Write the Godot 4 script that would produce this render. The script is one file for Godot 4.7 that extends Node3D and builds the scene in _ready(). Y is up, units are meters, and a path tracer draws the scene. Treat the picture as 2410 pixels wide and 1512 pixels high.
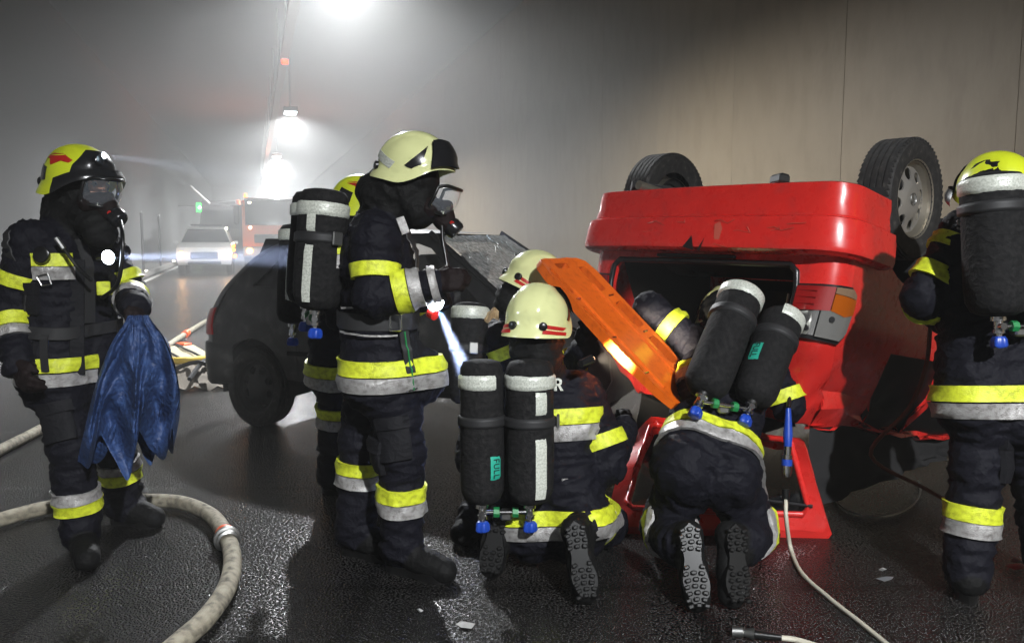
extends Node3D
# A smoky road tunnel at night: firefighters with breathing apparatus at an overturned red car.

const LAMP_ENERGY := 142.0
const LAMP_STEP := 14.9
const LAMP_FIRST := 11.05
const LAMP_ACROSS := 1.17
const LAMP_HIGH := 5.0
const WALL := 6.6
const LEFT_WALL := -4.7
const CEILING := 7.2

func _ready() -> void:
	var cam := Camera3D.new()
	cam.name = "camera"
	cam.fov = rad_to_deg(2.0 * atan(756.0 / FOCAL))
	cam.position = Vector3(0, EYE, 0)
	cam.rotation.x = -TILT
	cam.near = 0.05
	cam.far = 300.0
	cam.current = true
	add_child(cam)
	var env := Environment.new()
	env.background_mode = Environment.BG_SKY
	var sky := ProceduralSkyMaterial.new()
	sky.sky_top_color = Color(0.01, 0.012, 0.02)
	sky.sky_horizon_color = Color(0.02, 0.022, 0.03)
	sky.ground_bottom_color = Color(0.01, 0.01, 0.01)
	sky.ground_horizon_color = Color(0.02, 0.02, 0.02)
	env.sky = Sky.new()
	env.sky.sky_material = sky
	env.background_energy_multiplier = 0.2
	env.tonemap_mode = Environment.TONE_MAPPER_LINEAR
	env.tonemap_exposure = 1.0
	env.fog_enabled = true
	env.fog_density = 0.0018
	env.fog_light_color = Color(0.98, 0.98, 0.97)
	env.volumetric_fog_enabled = true
	env.volumetric_fog_density = 0.0
	env.sdfgi_enabled = true
	env.ssao_enabled = true
	env.ssil_enabled = true
	var we := WorldEnvironment.new()
	we.name = "environment"
	we.environment = env
	add_child(we)
	folds.seed = 5
	folds.frequency = 1.0
	folds.fractal_octaves = 2
	tunnel()
	lamps()
	smoke()
	build_all()
# ---------------------------------------------------------------- shapes
class Sh:
	var v := PackedVector3Array()
	var ix := PackedInt32Array()

	func p(a: Vector3) -> int:
		v.append(a)
		return v.size() - 1

	func t(a: int, b: int, c: int) -> void:
		ix.append(a); ix.append(b); ix.append(c)

	func q(a: int, b: int, c: int, d: int) -> void:
		t(a, b, c); t(a, c, d)

	func quad(a: Vector3, b: Vector3, c: Vector3, d: Vector3) -> void:
		q(p(a), p(b), p(c), p(d))

	func tri(a: Vector3, b: Vector3, c: Vector3) -> void:
		t(p(a), p(b), p(c))

	# box with chamfered edges
	func box(c: Vector3, s: Vector3, e := 0.004, b := Basis.IDENTITY) -> Sh:
		var h := s * 0.5
		e = minf(e, minf(h.x, minf(h.y, h.z)) * 0.9)
		var f := func(sx: float, sy: float, sz: float, ax: int) -> Vector3:
			var w := Vector3(sx * (h.x - (0.0 if ax == 0 else e)), sy * (h.y - (0.0 if ax == 1 else e)), sz * (h.z - (0.0 if ax == 2 else e)))
			return c + b * w
		for ax in 3:
			for sg in [-1.0, 1.0]:
				var r := []
				for k in [[-1.0, -1.0], [1.0, -1.0], [1.0, 1.0], [-1.0, 1.0]]:
					var w := [0.0, 0.0, 0.0]
					w[ax] = sg
					w[(ax + 1) % 3] = k[0]
					w[(ax + 2) % 3] = k[1]
					r.append(f.call(w[0], w[1], w[2], ax))
				if sg > 0: quad(r[3], r[2], r[1], r[0])
				else: quad(r[0], r[1], r[2], r[3])
		for ax in 3:
			var a1 := (ax + 1) % 3
			var a2 := (ax + 2) % 3
			for s1 in [-1.0, 1.0]:
				for s2 in [-1.0, 1.0]:
					var w := [0.0, 0.0, 0.0]
					w[a1] = s1; w[a2] = s2
					w[ax] = -1.0
					var p0: Vector3 = f.call(w[0], w[1], w[2], a1)
					var p1: Vector3 = f.call(w[0], w[1], w[2], a2)
					w[ax] = 1.0
					var p2: Vector3 = f.call(w[0], w[1], w[2], a2)
					var p3: Vector3 = f.call(w[0], w[1], w[2], a1)
					if s1 * s2 > 0: quad(p3, p2, p1, p0)
					else: quad(p0, p1, p2, p3)
		for sx in [-1.0, 1.0]:
			for sy in [-1.0, 1.0]:
				for sz in [-1.0, 1.0]:
					var a: Vector3 = f.call(sx, sy, sz, 0)
					var d: Vector3 = f.call(sx, sy, sz, 1)
					var g: Vector3 = f.call(sx, sy, sz, 2)
					if sx * sy * sz > 0: tri(a, g, d)
					else: tri(a, d, g)
		return self

	# tube along points; r is a number or an array
	func tube(pts: Array, r: Variant, n := 10, caps := true, squash := 1.0) -> Sh:
		var m := pts.size()
		var side := Vector3.ZERO
		var first := v.size()
		for i in m:
			var d: Vector3 = (pts[mini(i + 1, m - 1)] - pts[maxi(i - 1, 0)]).normalized()
			if side == Vector3.ZERO:
				side = d.cross(Vector3.UP if absf(d.y) < 0.9 else Vector3.RIGHT).normalized()
			side = (side - d * side.dot(d)).normalized()
			var up := side.cross(d)
			var rr: float = r[i] if r is Array else r
			for k in n:
				var a := TAU * k / n
				v.append(pts[i] + side * (cos(a) * rr) + up * (sin(a) * rr * squash))
		for i in m - 1:
			for k in n:
				var a := first + i * n + k
				var b := first + i * n + (k + 1) % n
				q(a, a + n, b + n, b)
		if caps:
			for e in 2:
				var o := first + (m - 1) * n * e
				var c := p(pts[(m - 1) * e])
				for k in n:
					if e == 0: t(c, o + k, o + (k + 1) % n)
					else: t(c, o + (k + 1) % n, o + k)
		return self

	# profile of Vector2(radius, height) turned round y
	func lathe(prof: Array, n := 24, x := Transform3D.IDENTITY, lobes := 0, lobe := 0.0) -> Sh:
		var first := v.size()
		var m := prof.size()
		for i in m:
			for k in n:
				var a := TAU * k / n
				var rr: float = prof[i].x * (1.0 + (lobe * cos(a * lobes) if lobes else 0.0))
				v.append(x * Vector3(cos(a) * rr, prof[i].y, sin(a) * rr))
		for i in m - 1:
			for k in n:
				var a := first + i * n + k
				var b := first + i * n + (k + 1) % n
				q(a, a + n, b + n, b)
		return self

	func grid(nu: int, nv: int, f: Callable, flip := false) -> Sh:
		var first := v.size()
		for j in nv + 1:
			for i in nu + 1:
				v.append(f.call(float(i) / nu, float(j) / nv))
		for j in nv:
			for i in nu:
				var a := first + j * (nu + 1) + i
				if flip: q(a, a + 1, a + nu + 2, a + nu + 1)
				else: q(a, a + nu + 1, a + nu + 2, a + 1)
		return self

	# a polygon of the plane cut into cells and bent by f; with g also its other side and its edge
	func mapped(poly: PackedVector2Array, nu: int, nv: int, f: Callable, g: Variant = null, holes := []) -> Sh:
		var lo := poly[0]
		var hi := poly[0]
		for w in poly:
			lo = lo.min(w); hi = hi.max(w)
		var d := (hi - lo) / Vector2(nu, nv)
		for i in nu:
			for j in nv:
				var a := lo + d * Vector2(i, j)
				var cell := PackedVector2Array([a, a + Vector2(d.x, 0), a + d, a + Vector2(0, d.y)])
				var got: Array = Geometry2D.intersect_polygons(poly, cell)
				for h in holes:
					var left := []
					for s in got:
						left.append_array(Geometry2D.clip_polygons(s, h))
					got = left
				for s in got:
					if Geometry2D.is_polygon_clockwise(s): continue
					var tr := Geometry2D.triangulate_polygon(s)
					for k in range(0, tr.size(), 3):
						var w := [s[tr[k]], s[tr[k + 1]], s[tr[k + 2]]]
						tri(f.call(w[0]), f.call(w[1]), f.call(w[2]))
						if g != null: tri(g.call(w[2]), g.call(w[1]), g.call(w[0]))
		if g != null:
			for ring in [poly] + holes:
				for k in ring.size():
					var a: Vector2 = ring[k]
					var b: Vector2 = ring[(k + 1) % ring.size()]
					var n := maxi(1, ceili(maxf(absf(b.x - a.x) / d.x, absf(b.y - a.y) / d.y)))
					for s in n:
						var u := a.lerp(b, float(s) / n)
						var w := a.lerp(b, float(s + 1) / n)
						quad(f.call(u), f.call(w), g.call(w), g.call(u))
		return self

	func add(o: Sh, x := Transform3D.IDENTITY) -> Sh:
		var first := v.size()
		for a in o.v: v.append(x * a)
		for k in o.ix: ix.append(first + k)
		return self

	# normals smoothed across edges flatter than crease degrees
	func mesh(crease := 38.0) -> ArrayMesh:
		var nf := ix.size() / 3
		var fn := PackedVector3Array()
		fn.resize(nf)
		var at := {}
		var keys := []
		keys.resize(ix.size())
		for f in nf:
			var a := v[ix[f * 3]]
			var b := v[ix[f * 3 + 1]]
			var c := v[ix[f * 3 + 2]]
			fn[f] = (c - a).cross(b - a)
			for k in 3:
				var key := Vector3i((v[ix[f * 3 + k]] * 8000.0).round())
				keys[f * 3 + k] = key
				if at.has(key): at[key].append(f)
				else: at[key] = [f]
		var unit := PackedVector3Array()
		unit.resize(nf)
		for f in nf: unit[f] = fn[f].normalized()
		var cs := cos(deg_to_rad(crease))
		var ov := PackedVector3Array()
		var on := PackedVector3Array()
		ov.resize(ix.size())
		on.resize(ix.size())
		var w := 0
		for f in nf:
			if fn[f].length_squared() < 1e-20: continue
			for k in 3:
				var n := Vector3.ZERO
				for o in at[keys[f * 3 + k]]:
					if unit[o].dot(unit[f]) > cs: n += fn[o]
				ov[w] = v[ix[f * 3 + k]]
				on[w] = n.normalized()
				w += 1
		ov.resize(w)
		on.resize(w)
		var arr := []
		arr.resize(Mesh.ARRAY_MAX)
		arr[Mesh.ARRAY_VERTEX] = ov
		arr[Mesh.ARRAY_NORMAL] = on
		var m := ArrayMesh.new()
		m.add_surface_from_arrays(Mesh.PRIMITIVE_TRIANGLES, arr)
		return m

# ---------------------------------------------------------------- places
const FOCAL := 1945.0
const TILT := 0.106465
const EYE := 1.45
const LEAN := 0.302   # angle of the tunnel's axis to the left of the line of sight

func at(px: float, py: float, d: float) -> Vector3:
	var h := d * tan(atan((756.0 - py) / FOCAL) - TILT)
	return Vector3((px - 1205.0) / FOCAL * (d * cos(TILT) - h * sin(TILT)), h + EYE, -d)

func low(px: float, d: float, y: float) -> Vector3:
	return Vector3((px - 1205.0) / FOCAL * (d * cos(TILT) - (y - EYE) * sin(TILT)), y, -d)

func gnd(px: float, py: float, y := 0.0) -> Vector3:
	return at(px, py, (y - EYE) / tan(atan((756.0 - py) / FOCAL) - TILT))

# across, height, along the tunnel
func tun(l: float, y: float, a: float) -> Vector3:
	return Vector3(l * cos(LEAN) - a * sin(LEAN), y, -(l * sin(LEAN) + a * cos(LEAN)))

func tunbasis() -> Basis:
	return Basis(Vector3.UP, LEAN)

# ---------------------------------------------------------------- nodes
var taken := {}

func numbered(called: String) -> String:
	taken[called] = taken.get(called, -1) + 1
	return called if taken[called] == 0 else "%s_%03d" % [called, taken[called]]

func tag(o: Node, label: String, category: String, group := "") -> Node:
	o.set_meta("label", label)
	o.set_meta("category", category)
	if group: o.set_meta("group", group)
	return o

func thing(called: String, label: String, category: String, where := Vector3.ZERO, basis := Basis.IDENTITY, group := "") -> Node3D:
	var o := Node3D.new()
	o.name = numbered(called)
	add_child(o)
	o.transform = Transform3D(basis, where)
	tag(o, label, category, group)
	return o

func put(called: String, m: Mesh, mat: Material, parent: Node = self, x := Transform3D.IDENTITY) -> MeshInstance3D:
	var o := MeshInstance3D.new()
	o.name = numbered(called) if parent == self else called
	o.mesh = m
	o.material_override = mat
	o.transform = x
	parent.add_child(o, true)
	return o

func part(called: String, s: Sh, mat: Material, parent: Node = self, crease := 38.0, x := Transform3D.IDENTITY) -> MeshInstance3D:
	return put(called, s.mesh(crease), mat, parent, x)

func struct(called: String, s: Sh, mat: Material, crease := 38.0) -> MeshInstance3D:
	var o := part(called, s, mat, self, crease)
	o.set_meta("kind", "structure")
	return o

# ---------------------------------------------------------------- materials
var mats := {}

func noise_tex(kind: int, freq: float, size := 512, seed_ := 1, normal := 0.0, octaves := 3, ramp: Gradient = null) -> NoiseTexture2D:
	var n := FastNoiseLite.new()
	n.seed = seed_
	n.noise_type = kind
	n.frequency = freq
	n.fractal_octaves = octaves
	if kind == FastNoiseLite.TYPE_CELLULAR:
		n.cellular_return_type = FastNoiseLite.RETURN_DISTANCE
		n.fractal_type = FastNoiseLite.FRACTAL_NONE if octaves <= 1 else FastNoiseLite.FRACTAL_FBM
	var t := NoiseTexture2D.new()
	t.width = size
	t.height = size
	t.seamless = true
	t.noise = n
	if normal > 0.0:
		t.as_normal_map = true
		t.bump_strength = normal
	if ramp: t.color_ramp = ramp
	return t

func ramp(stops: Array) -> Gradient:
	var g := Gradient.new()
	var o := PackedFloat32Array()
	var c := PackedColorArray()
	for s in stops:
		o.append(s[0])
		c.append(s[1])
	g.offsets = o
	g.colors = c
	return g

func lin(r: float, g: float, b: float) -> Color:
	return Color(r, g, b).linear_to_srgb()

func grey(x: float) -> Color:
	return Color(x, x, x)

func mat(called: String, c: Color, rough := 0.7, metal := 0.0) -> StandardMaterial3D:
	if mats.has(called): return mats[called]
	var m := StandardMaterial3D.new()
	m.resource_name = called
	m.albedo_color = c
	m.roughness = rough
	m.metallic = metal
	m.cull_mode = BaseMaterial3D.CULL_DISABLED
	mats[called] = m
	return m

func bumpy(m: StandardMaterial3D, t: Texture2D, scale: float, depth: float, world := false) -> StandardMaterial3D:
	m.uv1_triplanar = true
	m.uv1_world_triplanar = world
	m.uv1_scale = Vector3.ONE * scale
	m.heightmap_enabled = true
	m.heightmap_texture = t
	m.heightmap_scale = depth
	return m

func glow(called: String, c: Color, energy: float) -> StandardMaterial3D:
	var m := mat(called, c, 0.5)
	m.emission_enabled = true
	m.emission = c
	m.emission_energy_multiplier = energy
	return m
# ---------------------------------------------------------------- bodies
# a bone: [from, to, radius there, radius here, colour, name of its region]
var folds := FastNoiseLite.new()

func crease_of(p: Vector3, axis: Vector3, amp: float) -> float:
	var s := p.dot(axis)
	var w := p * 4.5 + axis * (s * 9.0)
	var n := folds.get_noise_3dv(w)
	var m := folds.get_noise_3dv(p * 5.0 + Vector3(3, 8, 1))
	return amp * (1.0 - 2.8 * absf(n)) * (0.75 + 0.6 * m) + amp * 0.25 * folds.get_noise_3dv(p * 26.0)

func sdf(bones: Array, p: Vector3, k: float) -> float:
	var e := 9.0
	for b in bones:
		var a: Vector3 = b[0]
		var ba: Vector3 = b[1] - a
		var h := clampf((p - a).dot(ba) / maxf(ba.length_squared(), 1e-9), 0.0, 1.0)
		var d := (p - a - ba * h).length() - lerpf(b[2], b[3], h)
		var x := maxf(k - absf(e - d), 0.0) / k
		e = minf(e, d) - x * x * k * 0.25
	return e

# adds the surface of the bones to arr: [vertices, indices, colours]
func nets(bones: Array, cell: float, k: float, amp: float, into: Array) -> void:
	var lo := Vector3.INF
	var hi := -Vector3.INF
	for b in bones:
		var r: float = maxf(b[2], b[3])
		lo = lo.min(b[0] - Vector3.ONE * r).min(b[1] - Vector3.ONE * r)
		hi = hi.max(b[0] + Vector3.ONE * r).max(b[1] + Vector3.ONE * r)
	lo -= Vector3.ONE * (k * 0.3 + cell * 3)
	hi += Vector3.ONE * (k * 0.3 + cell * 3)
	var nx := ceili((hi.x - lo.x) / cell) + 1
	var ny := ceili((hi.y - lo.y) / cell) + 1
	var nz := ceili((hi.z - lo.z) / cell) + 1
	var fld := PackedFloat32Array()
	fld.resize(nx * ny * nz)
	fld.fill(9.0)
	var own := PackedByteArray()
	own.resize(nx * ny * nz)
	for bi in bones.size():
		var b: Array = bones[bi]
		var a: Vector3 = b[0]
		var ba: Vector3 = b[1] - a
		var ra: float = b[2]
		var dr: float = b[3] - ra
		var ib := 1.0 / maxf(ba.length_squared(), 1e-9)
		var r := maxf(b[2], b[3]) + k + cell * 2
		var l0 := Vector3i(((a.min(b[1]) - Vector3.ONE * r - lo) / cell).floor()).max(Vector3i.ZERO)
		var h0 := Vector3i(((a.max(b[1]) + Vector3.ONE * r - lo) / cell).ceil()).min(Vector3i(nx - 1, ny - 1, nz - 1))
		var reach := k + cell * 2
		for z in range(l0.z, h0.z + 1):
			for y in range(l0.y, h0.y + 1):
				var i := (z * ny + y) * nx + l0.x
				var pa := lo + Vector3(l0.x, y, z) * cell - a
				for x in range(l0.x, h0.x + 1):
					var h := clampf(pa.dot(ba) * ib, 0.0, 1.0)
					var d := (pa - ba * h).length() - ra - dr * h
					if d < reach:
						var e := fld[i]
						if d < e: own[i] = bi
						var w := k - absf(e - d)
						if w > 0.0: fld[i] = minf(e, d) - w * w / k * 0.25
						elif d < e: fld[i] = d
					pa.x += cell
					i += 1
	var V: PackedVector3Array = into[0]
	var I: PackedInt32Array = into[1]
	var C: PackedColorArray = into[2]
	var made := {}
	var sx := nx
	var sxy := nx * ny
	var off := [0, 1, sx, sx + 1, sxy, sxy + 1, sxy + sx, sxy + sx + 1]
	var edges := [0, 1, 2, 3, 4, 5, 6, 7, 0, 2, 1, 3, 4, 6, 5, 7, 0, 4, 1, 5, 2, 6, 3, 7]
	var cells := PackedInt32Array()
	for z in nz - 1:
		for y in ny - 1:
			var i := (z * ny + y) * nx
			for x in nx - 1:
				var e := fld[i]
				if e < 2.0 * cell and e > -2.0 * cell:
					var s := (1 if e < 0 else 0) + (1 if fld[i + 1] < 0 else 0) + (1 if fld[i + sx] < 0 else 0) + (1 if fld[i + sx + 1] < 0 else 0)
					var u := i + sxy
					s += (1 if fld[u] < 0 else 0) + (1 if fld[u + 1] < 0 else 0) + (1 if fld[u + sx] < 0 else 0) + (1 if fld[u + sx + 1] < 0 else 0)
					if s > 0 and s < 8:
						var acc := Vector3.ZERO
						var cnt := 0
						for g in 12:
							var ca: int = edges[g * 2]
							var cb: int = edges[g * 2 + 1]
							var fa := fld[i + off[ca]]
							var fb := fld[i + off[cb]]
							if (fa < 0) != (fb < 0):
								var w := fa / (fa - fb)
								var pa := Vector3(ca & 1, (ca >> 1) & 1, ca >> 2)
								var pb := Vector3(cb & 1, (cb >> 1) & 1, cb >> 2)
								acc += pa.lerp(pb, w)
								cnt += 1
						var P := lo + (Vector3(x, y, z) + acc / cnt) * cell
						var b: Array = bones[own[i]]
						if amp > 0.0 and b.size() > 5 and b[5] != "":
							var n := Vector3(fld[i + 1] - e, fld[i + sx] - e, fld[u] - e).normalized()
							P += n * crease_of(P, (b[1] - b[0]).normalized(), amp)
						made[i] = V.size()
						V.append(P)
						C.append(b[4])
						cells.append(i)
				i += 1
	for i in cells:
		var e := fld[i] < 0
		if e != (fld[i + 1] < 0) and made.has(i - sx) and made.has(i - sxy) and made.has(i - sx - sxy):
			_face(I, made[i], made[i - sx], made[i - sx - sxy], made[i - sxy], e)
		if e != (fld[i + sx] < 0) and made.has(i - 1) and made.has(i - sxy) and made.has(i - 1 - sxy):
			_face(I, made[i], made[i - sxy], made[i - 1 - sxy], made[i - 1], e)
		if e != (fld[i + sxy] < 0) and made.has(i - 1) and made.has(i - sx) and made.has(i - 1 - sx):
			_face(I, made[i], made[i - 1], made[i - 1 - sx], made[i - sx], e)
	into[0] = V
	into[1] = I
	into[2] = C

func _face(I: PackedInt32Array, a: int, b: int, c: int, d: int, inside: bool) -> void:
	if inside:
		I.append(a); I.append(c); I.append(b); I.append(a); I.append(d); I.append(c)
	else:
		I.append(a); I.append(b); I.append(c); I.append(a); I.append(c); I.append(d)

func flesh(into: Array) -> ArrayMesh:
	var V: PackedVector3Array = into[0]
	var I: PackedInt32Array = into[1]
	var N := PackedVector3Array()
	N.resize(V.size())
	for k in range(0, I.size(), 3):
		var n := (V[I[k + 2]] - V[I[k]]).cross(V[I[k + 1]] - V[I[k]])
		N[I[k]] += n
		N[I[k + 1]] += n
		N[I[k + 2]] += n
	for k in N.size(): N[k] = N[k].normalized()
	var arr := []
	arr.resize(Mesh.ARRAY_MAX)
	arr[Mesh.ARRAY_VERTEX] = V
	arr[Mesh.ARRAY_NORMAL] = N
	arr[Mesh.ARRAY_COLOR] = into[2]
	arr[Mesh.ARRAY_INDEX] = I
	var m := ArrayMesh.new()
	m.add_surface_from_arrays(Mesh.PRIMITIVE_TRIANGLES, arr)
	return m

# a strip of tape sewn round the bones: axis a-b, at t metres from a, wide w; arc from a0 to a1 (0 towards the viewer dir)
func tape(bones: Array, a: Vector3, b: Vector3, t: float, w: float, amp: float, a0 := 0.0, a1 := TAU, n := 40, tilt := Vector3.ZERO, lift := 0.012, most := 0.36) -> Sh:
	var ax := (b - a).normalized()
	var fwd := Vector3(0, 0, 1)
	var u := (fwd - ax * fwd.dot(ax)).normalized()
	var r := ax.cross(u)
	var s := Sh.new()
	var rows := [-0.5, -0.5, -0.17, 0.17, 0.5, 0.5]
	var first := s.v.size()
	for j in 6:
		var o: Vector3 = a + ax * (t + rows[j] * w)
		for i in n + 1:
			var an := lerpf(a0, a1, float(i) / n)
			var dir := u * cos(an) + r * sin(an)
			var q := o + ax * tilt.dot(dir)
			var x := 0.02
			while x < most and sdf(bones, q + dir * x, 0.05) < 0: x += 0.02
			var l := x - 0.02
			for z in 4:
				var mid := (l + x) * 0.5
				if sdf(bones, q + dir * mid, 0.05) < 0: l = mid
				else: x = mid
			var P := q + dir * x
			var out := lift if j > 0 and j < 5 else -0.004
			if a1 - a0 < TAU - 0.01 and (i == 0 or i == n): out = -0.004
			s.v.append(P + dir * (out + maxf(crease_of(P, ax, amp), 0.0)))
	for j in 5:
		for i in n:
			var k := first + j * (n + 1) + i
			s.q(k, k + 1, k + n + 2, k + n + 1)
	return s
# ---------------------------------------------------------------- the tunnel
func tunx() -> Transform3D:
	return Transform3D(tunbasis(), Vector3.ZERO)

# a box in tunnel measures: across l0..l1, height y0..y1, along a0..a1
func tbox(s: Sh, l0: float, l1: float, y0: float, y1: float, a0: float, a1: float, e := 0.01) -> Sh:
	var o := Sh.new()
	o.box(Vector3((l0 + l1) / 2, (y0 + y1) / 2, -(a0 + a1) / 2), Vector3(l1 - l0, y1 - y0, a1 - a0), e)
	return s.add(o, tunx())

func tunnel() -> void:
	var asphalt := mat("wet asphalt", Color(1, 1, 1), 0.26)
	asphalt.albedo_texture = noise_tex(FastNoiseLite.TYPE_CELLULAR, 0.058, 2048, 3, 0.0, 1, ramp([[0.0, lin(0.19, 0.178, 0.165)], [0.15, lin(0.09, 0.083, 0.078)], [0.26, lin(0.008, 0.0075, 0.007)], [1.0, lin(0.003, 0.003, 0.003)]]))
	bumpy(asphalt, noise_tex(FastNoiseLite.TYPE_CELLULAR, 0.058, 2048, 3, 0.0, 1, ramp([[0.0, Color.WHITE], [0.5, Color.BLACK]])), 0.75, 0.85, true)
	asphalt.metallic_specular = 0.52
	asphalt.detail_enabled = true
	asphalt.detail_blend_mode = BaseMaterial3D.BLEND_MODE_MUL
	asphalt.detail_uv_layer = BaseMaterial3D.DETAIL_UV_2
	asphalt.uv2_triplanar = true
	asphalt.uv2_world_triplanar = true
	asphalt.uv2_scale = Vector3.ONE * 1.1
	asphalt.detail_albedo = noise_tex(FastNoiseLite.TYPE_SIMPLEX_SMOOTH, 0.16, 1024, 10, 0.0, 2, ramp([[0.35, grey(0.3)], [0.7, grey(1.0)]]))
	var s := Sh.new()
	tbox(s, LEFT_WALL - 0.3, WALL + 0.3, -0.3, 0.0, -24, 110, 0.0)
	struct("road", s, asphalt)
	var concrete := mat("walkway concrete", lin(0.2, 0.2, 0.19), 0.8)
	bumpy(concrete, noise_tex(FastNoiseLite.TYPE_SIMPLEX_SMOOTH, 0.05, 512, 4, 0.0, 5), 0.5, 0.6)
	s = Sh.new()
	tbox(s, LEFT_WALL, -3.62, -0.05, 0.13, -24, 110, 0.0)
	struct("walkway", s, concrete)
	s = Sh.new()
	for k in 32:
		tbox(s, -3.62, -3.44, -0.05, 0.15, -14 + k * 3.0, -14.012 + (k + 1) * 3.0, 0.02)
	struct("kerb", s, mat("kerb stone", lin(0.34, 0.33, 0.31), 0.75))
	var paint := mat("road paint", lin(0.5, 0.5, 0.47), 0.6)
	s = Sh.new()
	tbox(s, -3.25, -3.1, -0.002, 0.005, -20, 105, 0.001)
	struct("road_marking", s, paint)

	# the right wall: cast panels with open joints before a dark backing
	var back := mat("wall backing", lin(0.12, 0.09, 0.055), 0.9)
	s = Sh.new()
	tbox(s, WALL + 0.05, WALL + 0.45, -0.1, CEILING + 0.3, -24, 110, 0.0)
	var wall := struct("wall_right", s, back)
	var tones := []
	for k in 4:
		var m := mat("wall paint %d" % k, Color(1, 1, 1), 0.62)
		var c: float = [0.160, 0.154, 0.166, 0.157][k]
		m.albedo_texture = noise_tex(FastNoiseLite.TYPE_SIMPLEX_SMOOTH, 0.011, 512, 20 + k, 0.0, 5, ramp([[0.15, lin(c * 0.9, c * 0.66, c * 0.37)], [0.5, lin(c, c * 0.75, c * 0.44)], [0.9, lin(c * 1.04, c * 0.79, c * 0.47)]]))
		bumpy(m, noise_tex(FastNoiseLite.TYPE_SIMPLEX_SMOOTH, 0.04, 512, 30 + k, 0.0, 5), 0.33, 0.2)
		m.uv1_scale = Vector3(0.5, 0.2, 0.5)
		tones.append(m)
	var panel := Sh.new()
	panel.box(Vector3(0, 0, 0), Vector3(0.06, CEILING - 0.02, 2.3265), 0.002)
	var pm := panel.mesh()
	for k in 26:
		var a := 5.89 + 2.33 * (k - 8) + 1.165
		put("panel", pm, tones[(k * 7) % 4], wall, Transform3D(tunbasis(), tun(WALL + 0.02 + 0.001 * (k % 3), CEILING / 2, a)))
	var far := Sh.new()
	tbox(far, WALL - 0.01, WALL + 0.05, 0.01, CEILING - 0.01, 5.89 + 2.33 * 18, 110, 0.0)
	part("far_facing", far, tones[0], wall)
	s = Sh.new()
	tbox(s, LEFT_WALL - 0.4, LEFT_WALL, -0.1, CEILING + 0.3, -24, 110, 0.0)
	struct("wall_left", s, mat("sooty left wall", lin(0.12, 0.12, 0.12), 0.85))
	s = Sh.new()
	tbox(s, LEFT_WALL, WALL + 0.05, CEILING, CEILING + 0.3, -24, 110, 0.0)
	struct("ceiling", s, mat("sooty ceiling", lin(0.09, 0.09, 0.09), 0.9))
	s = Sh.new()
	tbox(s, LEFT_WALL, WALL + 0.05, 0.0, CEILING, -24.4, -24.0, 0.0)
	struct("wall_back", s, mats["sooty left wall"])
	s = Sh.new()
	tbox(s, LEFT_WALL, WALL + 0.05, 0.0, CEILING, 110.0, 110.4, 0.0)
	struct("wall_end", s, mats["sooty left wall"])

func lamps() -> void:
	var names := ["lamp over the camera, behind the scene", "", "", "", "", ""]
	var steel := mat("lamp housing", lin(0.3, 0.3, 0.3), 0.4, 0.6)
	var lit := glow("lamp glass", Color(0.95, 0.98, 1.0), 14.0)
	var body := Sh.new()
	body.box(Vector3(0, 0.08, 0), Vector3(0.42, 0.14, 0.72), 0.02)
	body.box(Vector3(0, 1.15, 0.2), Vector3(0.03, 2.1, 0.03), 0.004)
	body.box(Vector3(0, 1.15, -0.2), Vector3(0.03, 2.1, 0.03), 0.004)
	var bm := body.mesh()
	var gl := Sh.new()
	gl.box(Vector3(0, 0.0, 0), Vector3(0.34, 0.03, 0.62), 0.01)
	var gm := gl.mesh()
	var which := ["ceiling lamp behind the onlooker", "glaring ceiling lamp at the top edge, nearest of the row", "ceiling lamp above the orange truck, second of the row", "third ceiling lamp of the receding row", "fourth ceiling lamp of the receding row", "fifth ceiling lamp of the row, small and dim", "farthest ceiling lamp just over the truck roof"]
	for k in 7:
		var o := thing("ceiling_lamp", which[k], "ceiling lamp", tun(LAMP_ACROSS, LAMP_HIGH, LAMP_FIRST + LAMP_STEP * (k - 1)), tunbasis(), "ceiling lamps in a row along the tunnel")
		put("housing", bm, steel, o)
		put("lamp_glass", gm, lit, o)
		var l := SpotLight3D.new()
		l.name = "lamp_light"
		l.spot_angle = 86.0
		l.spot_angle_attenuation = 0.6
		l.light_size = 0.09
		l.spot_range = 60.0
		l.light_energy = LAMP_ENERGY
		l.light_color = Color(0.97, 0.98, 0.99)
		l.shadow_enabled = true
		o.add_child(l)
		l.position = Vector3(0, -0.05, 0)
		l.rotation.x = -PI / 2

# smoke hangs thicker the deeper the tunnel
func smoke() -> void:
	for b in [[tun((WALL + LEFT_WALL) / 2, CEILING / 2, 57.5), Vector3(WALL - LEFT_WALL - 0.02, CEILING - 0.02, 103.0), 0.0108, 0],
			[Vector3(-0.9, 1.2, -4.0), Vector3(4.2, 2.4, 2.4), 0.008, 1]]:
		var o := FogVolume.new()
		o.name = numbered("smoke")
		o.shape = RenderingServer.FOG_VOLUME_SHAPE_ELLIPSOID if b[3] else RenderingServer.FOG_VOLUME_SHAPE_BOX
		o.size = b[1]
		var m := FogMaterial.new()
		m.albedo = Color(0.96, 0.96, 0.955)
		m.density = b[2]
		o.material = m
		o.set_meta("kind", "stuff")
		o.transform = Transform3D(tunbasis(), b[0])
		add_child(o)
# ---------------------------------------------------------------- firefighters
const NAVY := Color(0.0065, 0.0065, 0.0085)
const TROUSER := Color(0.0072, 0.0072, 0.0088)
const GLOVE := Color(0.008, 0.0075, 0.0075)
const BOOT := Color(0.006, 0.006, 0.006)
const HOOD := Color(0.0055, 0.0055, 0.0062)
const SKIN := Color(0.42, 0.2, 0.13)

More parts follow.
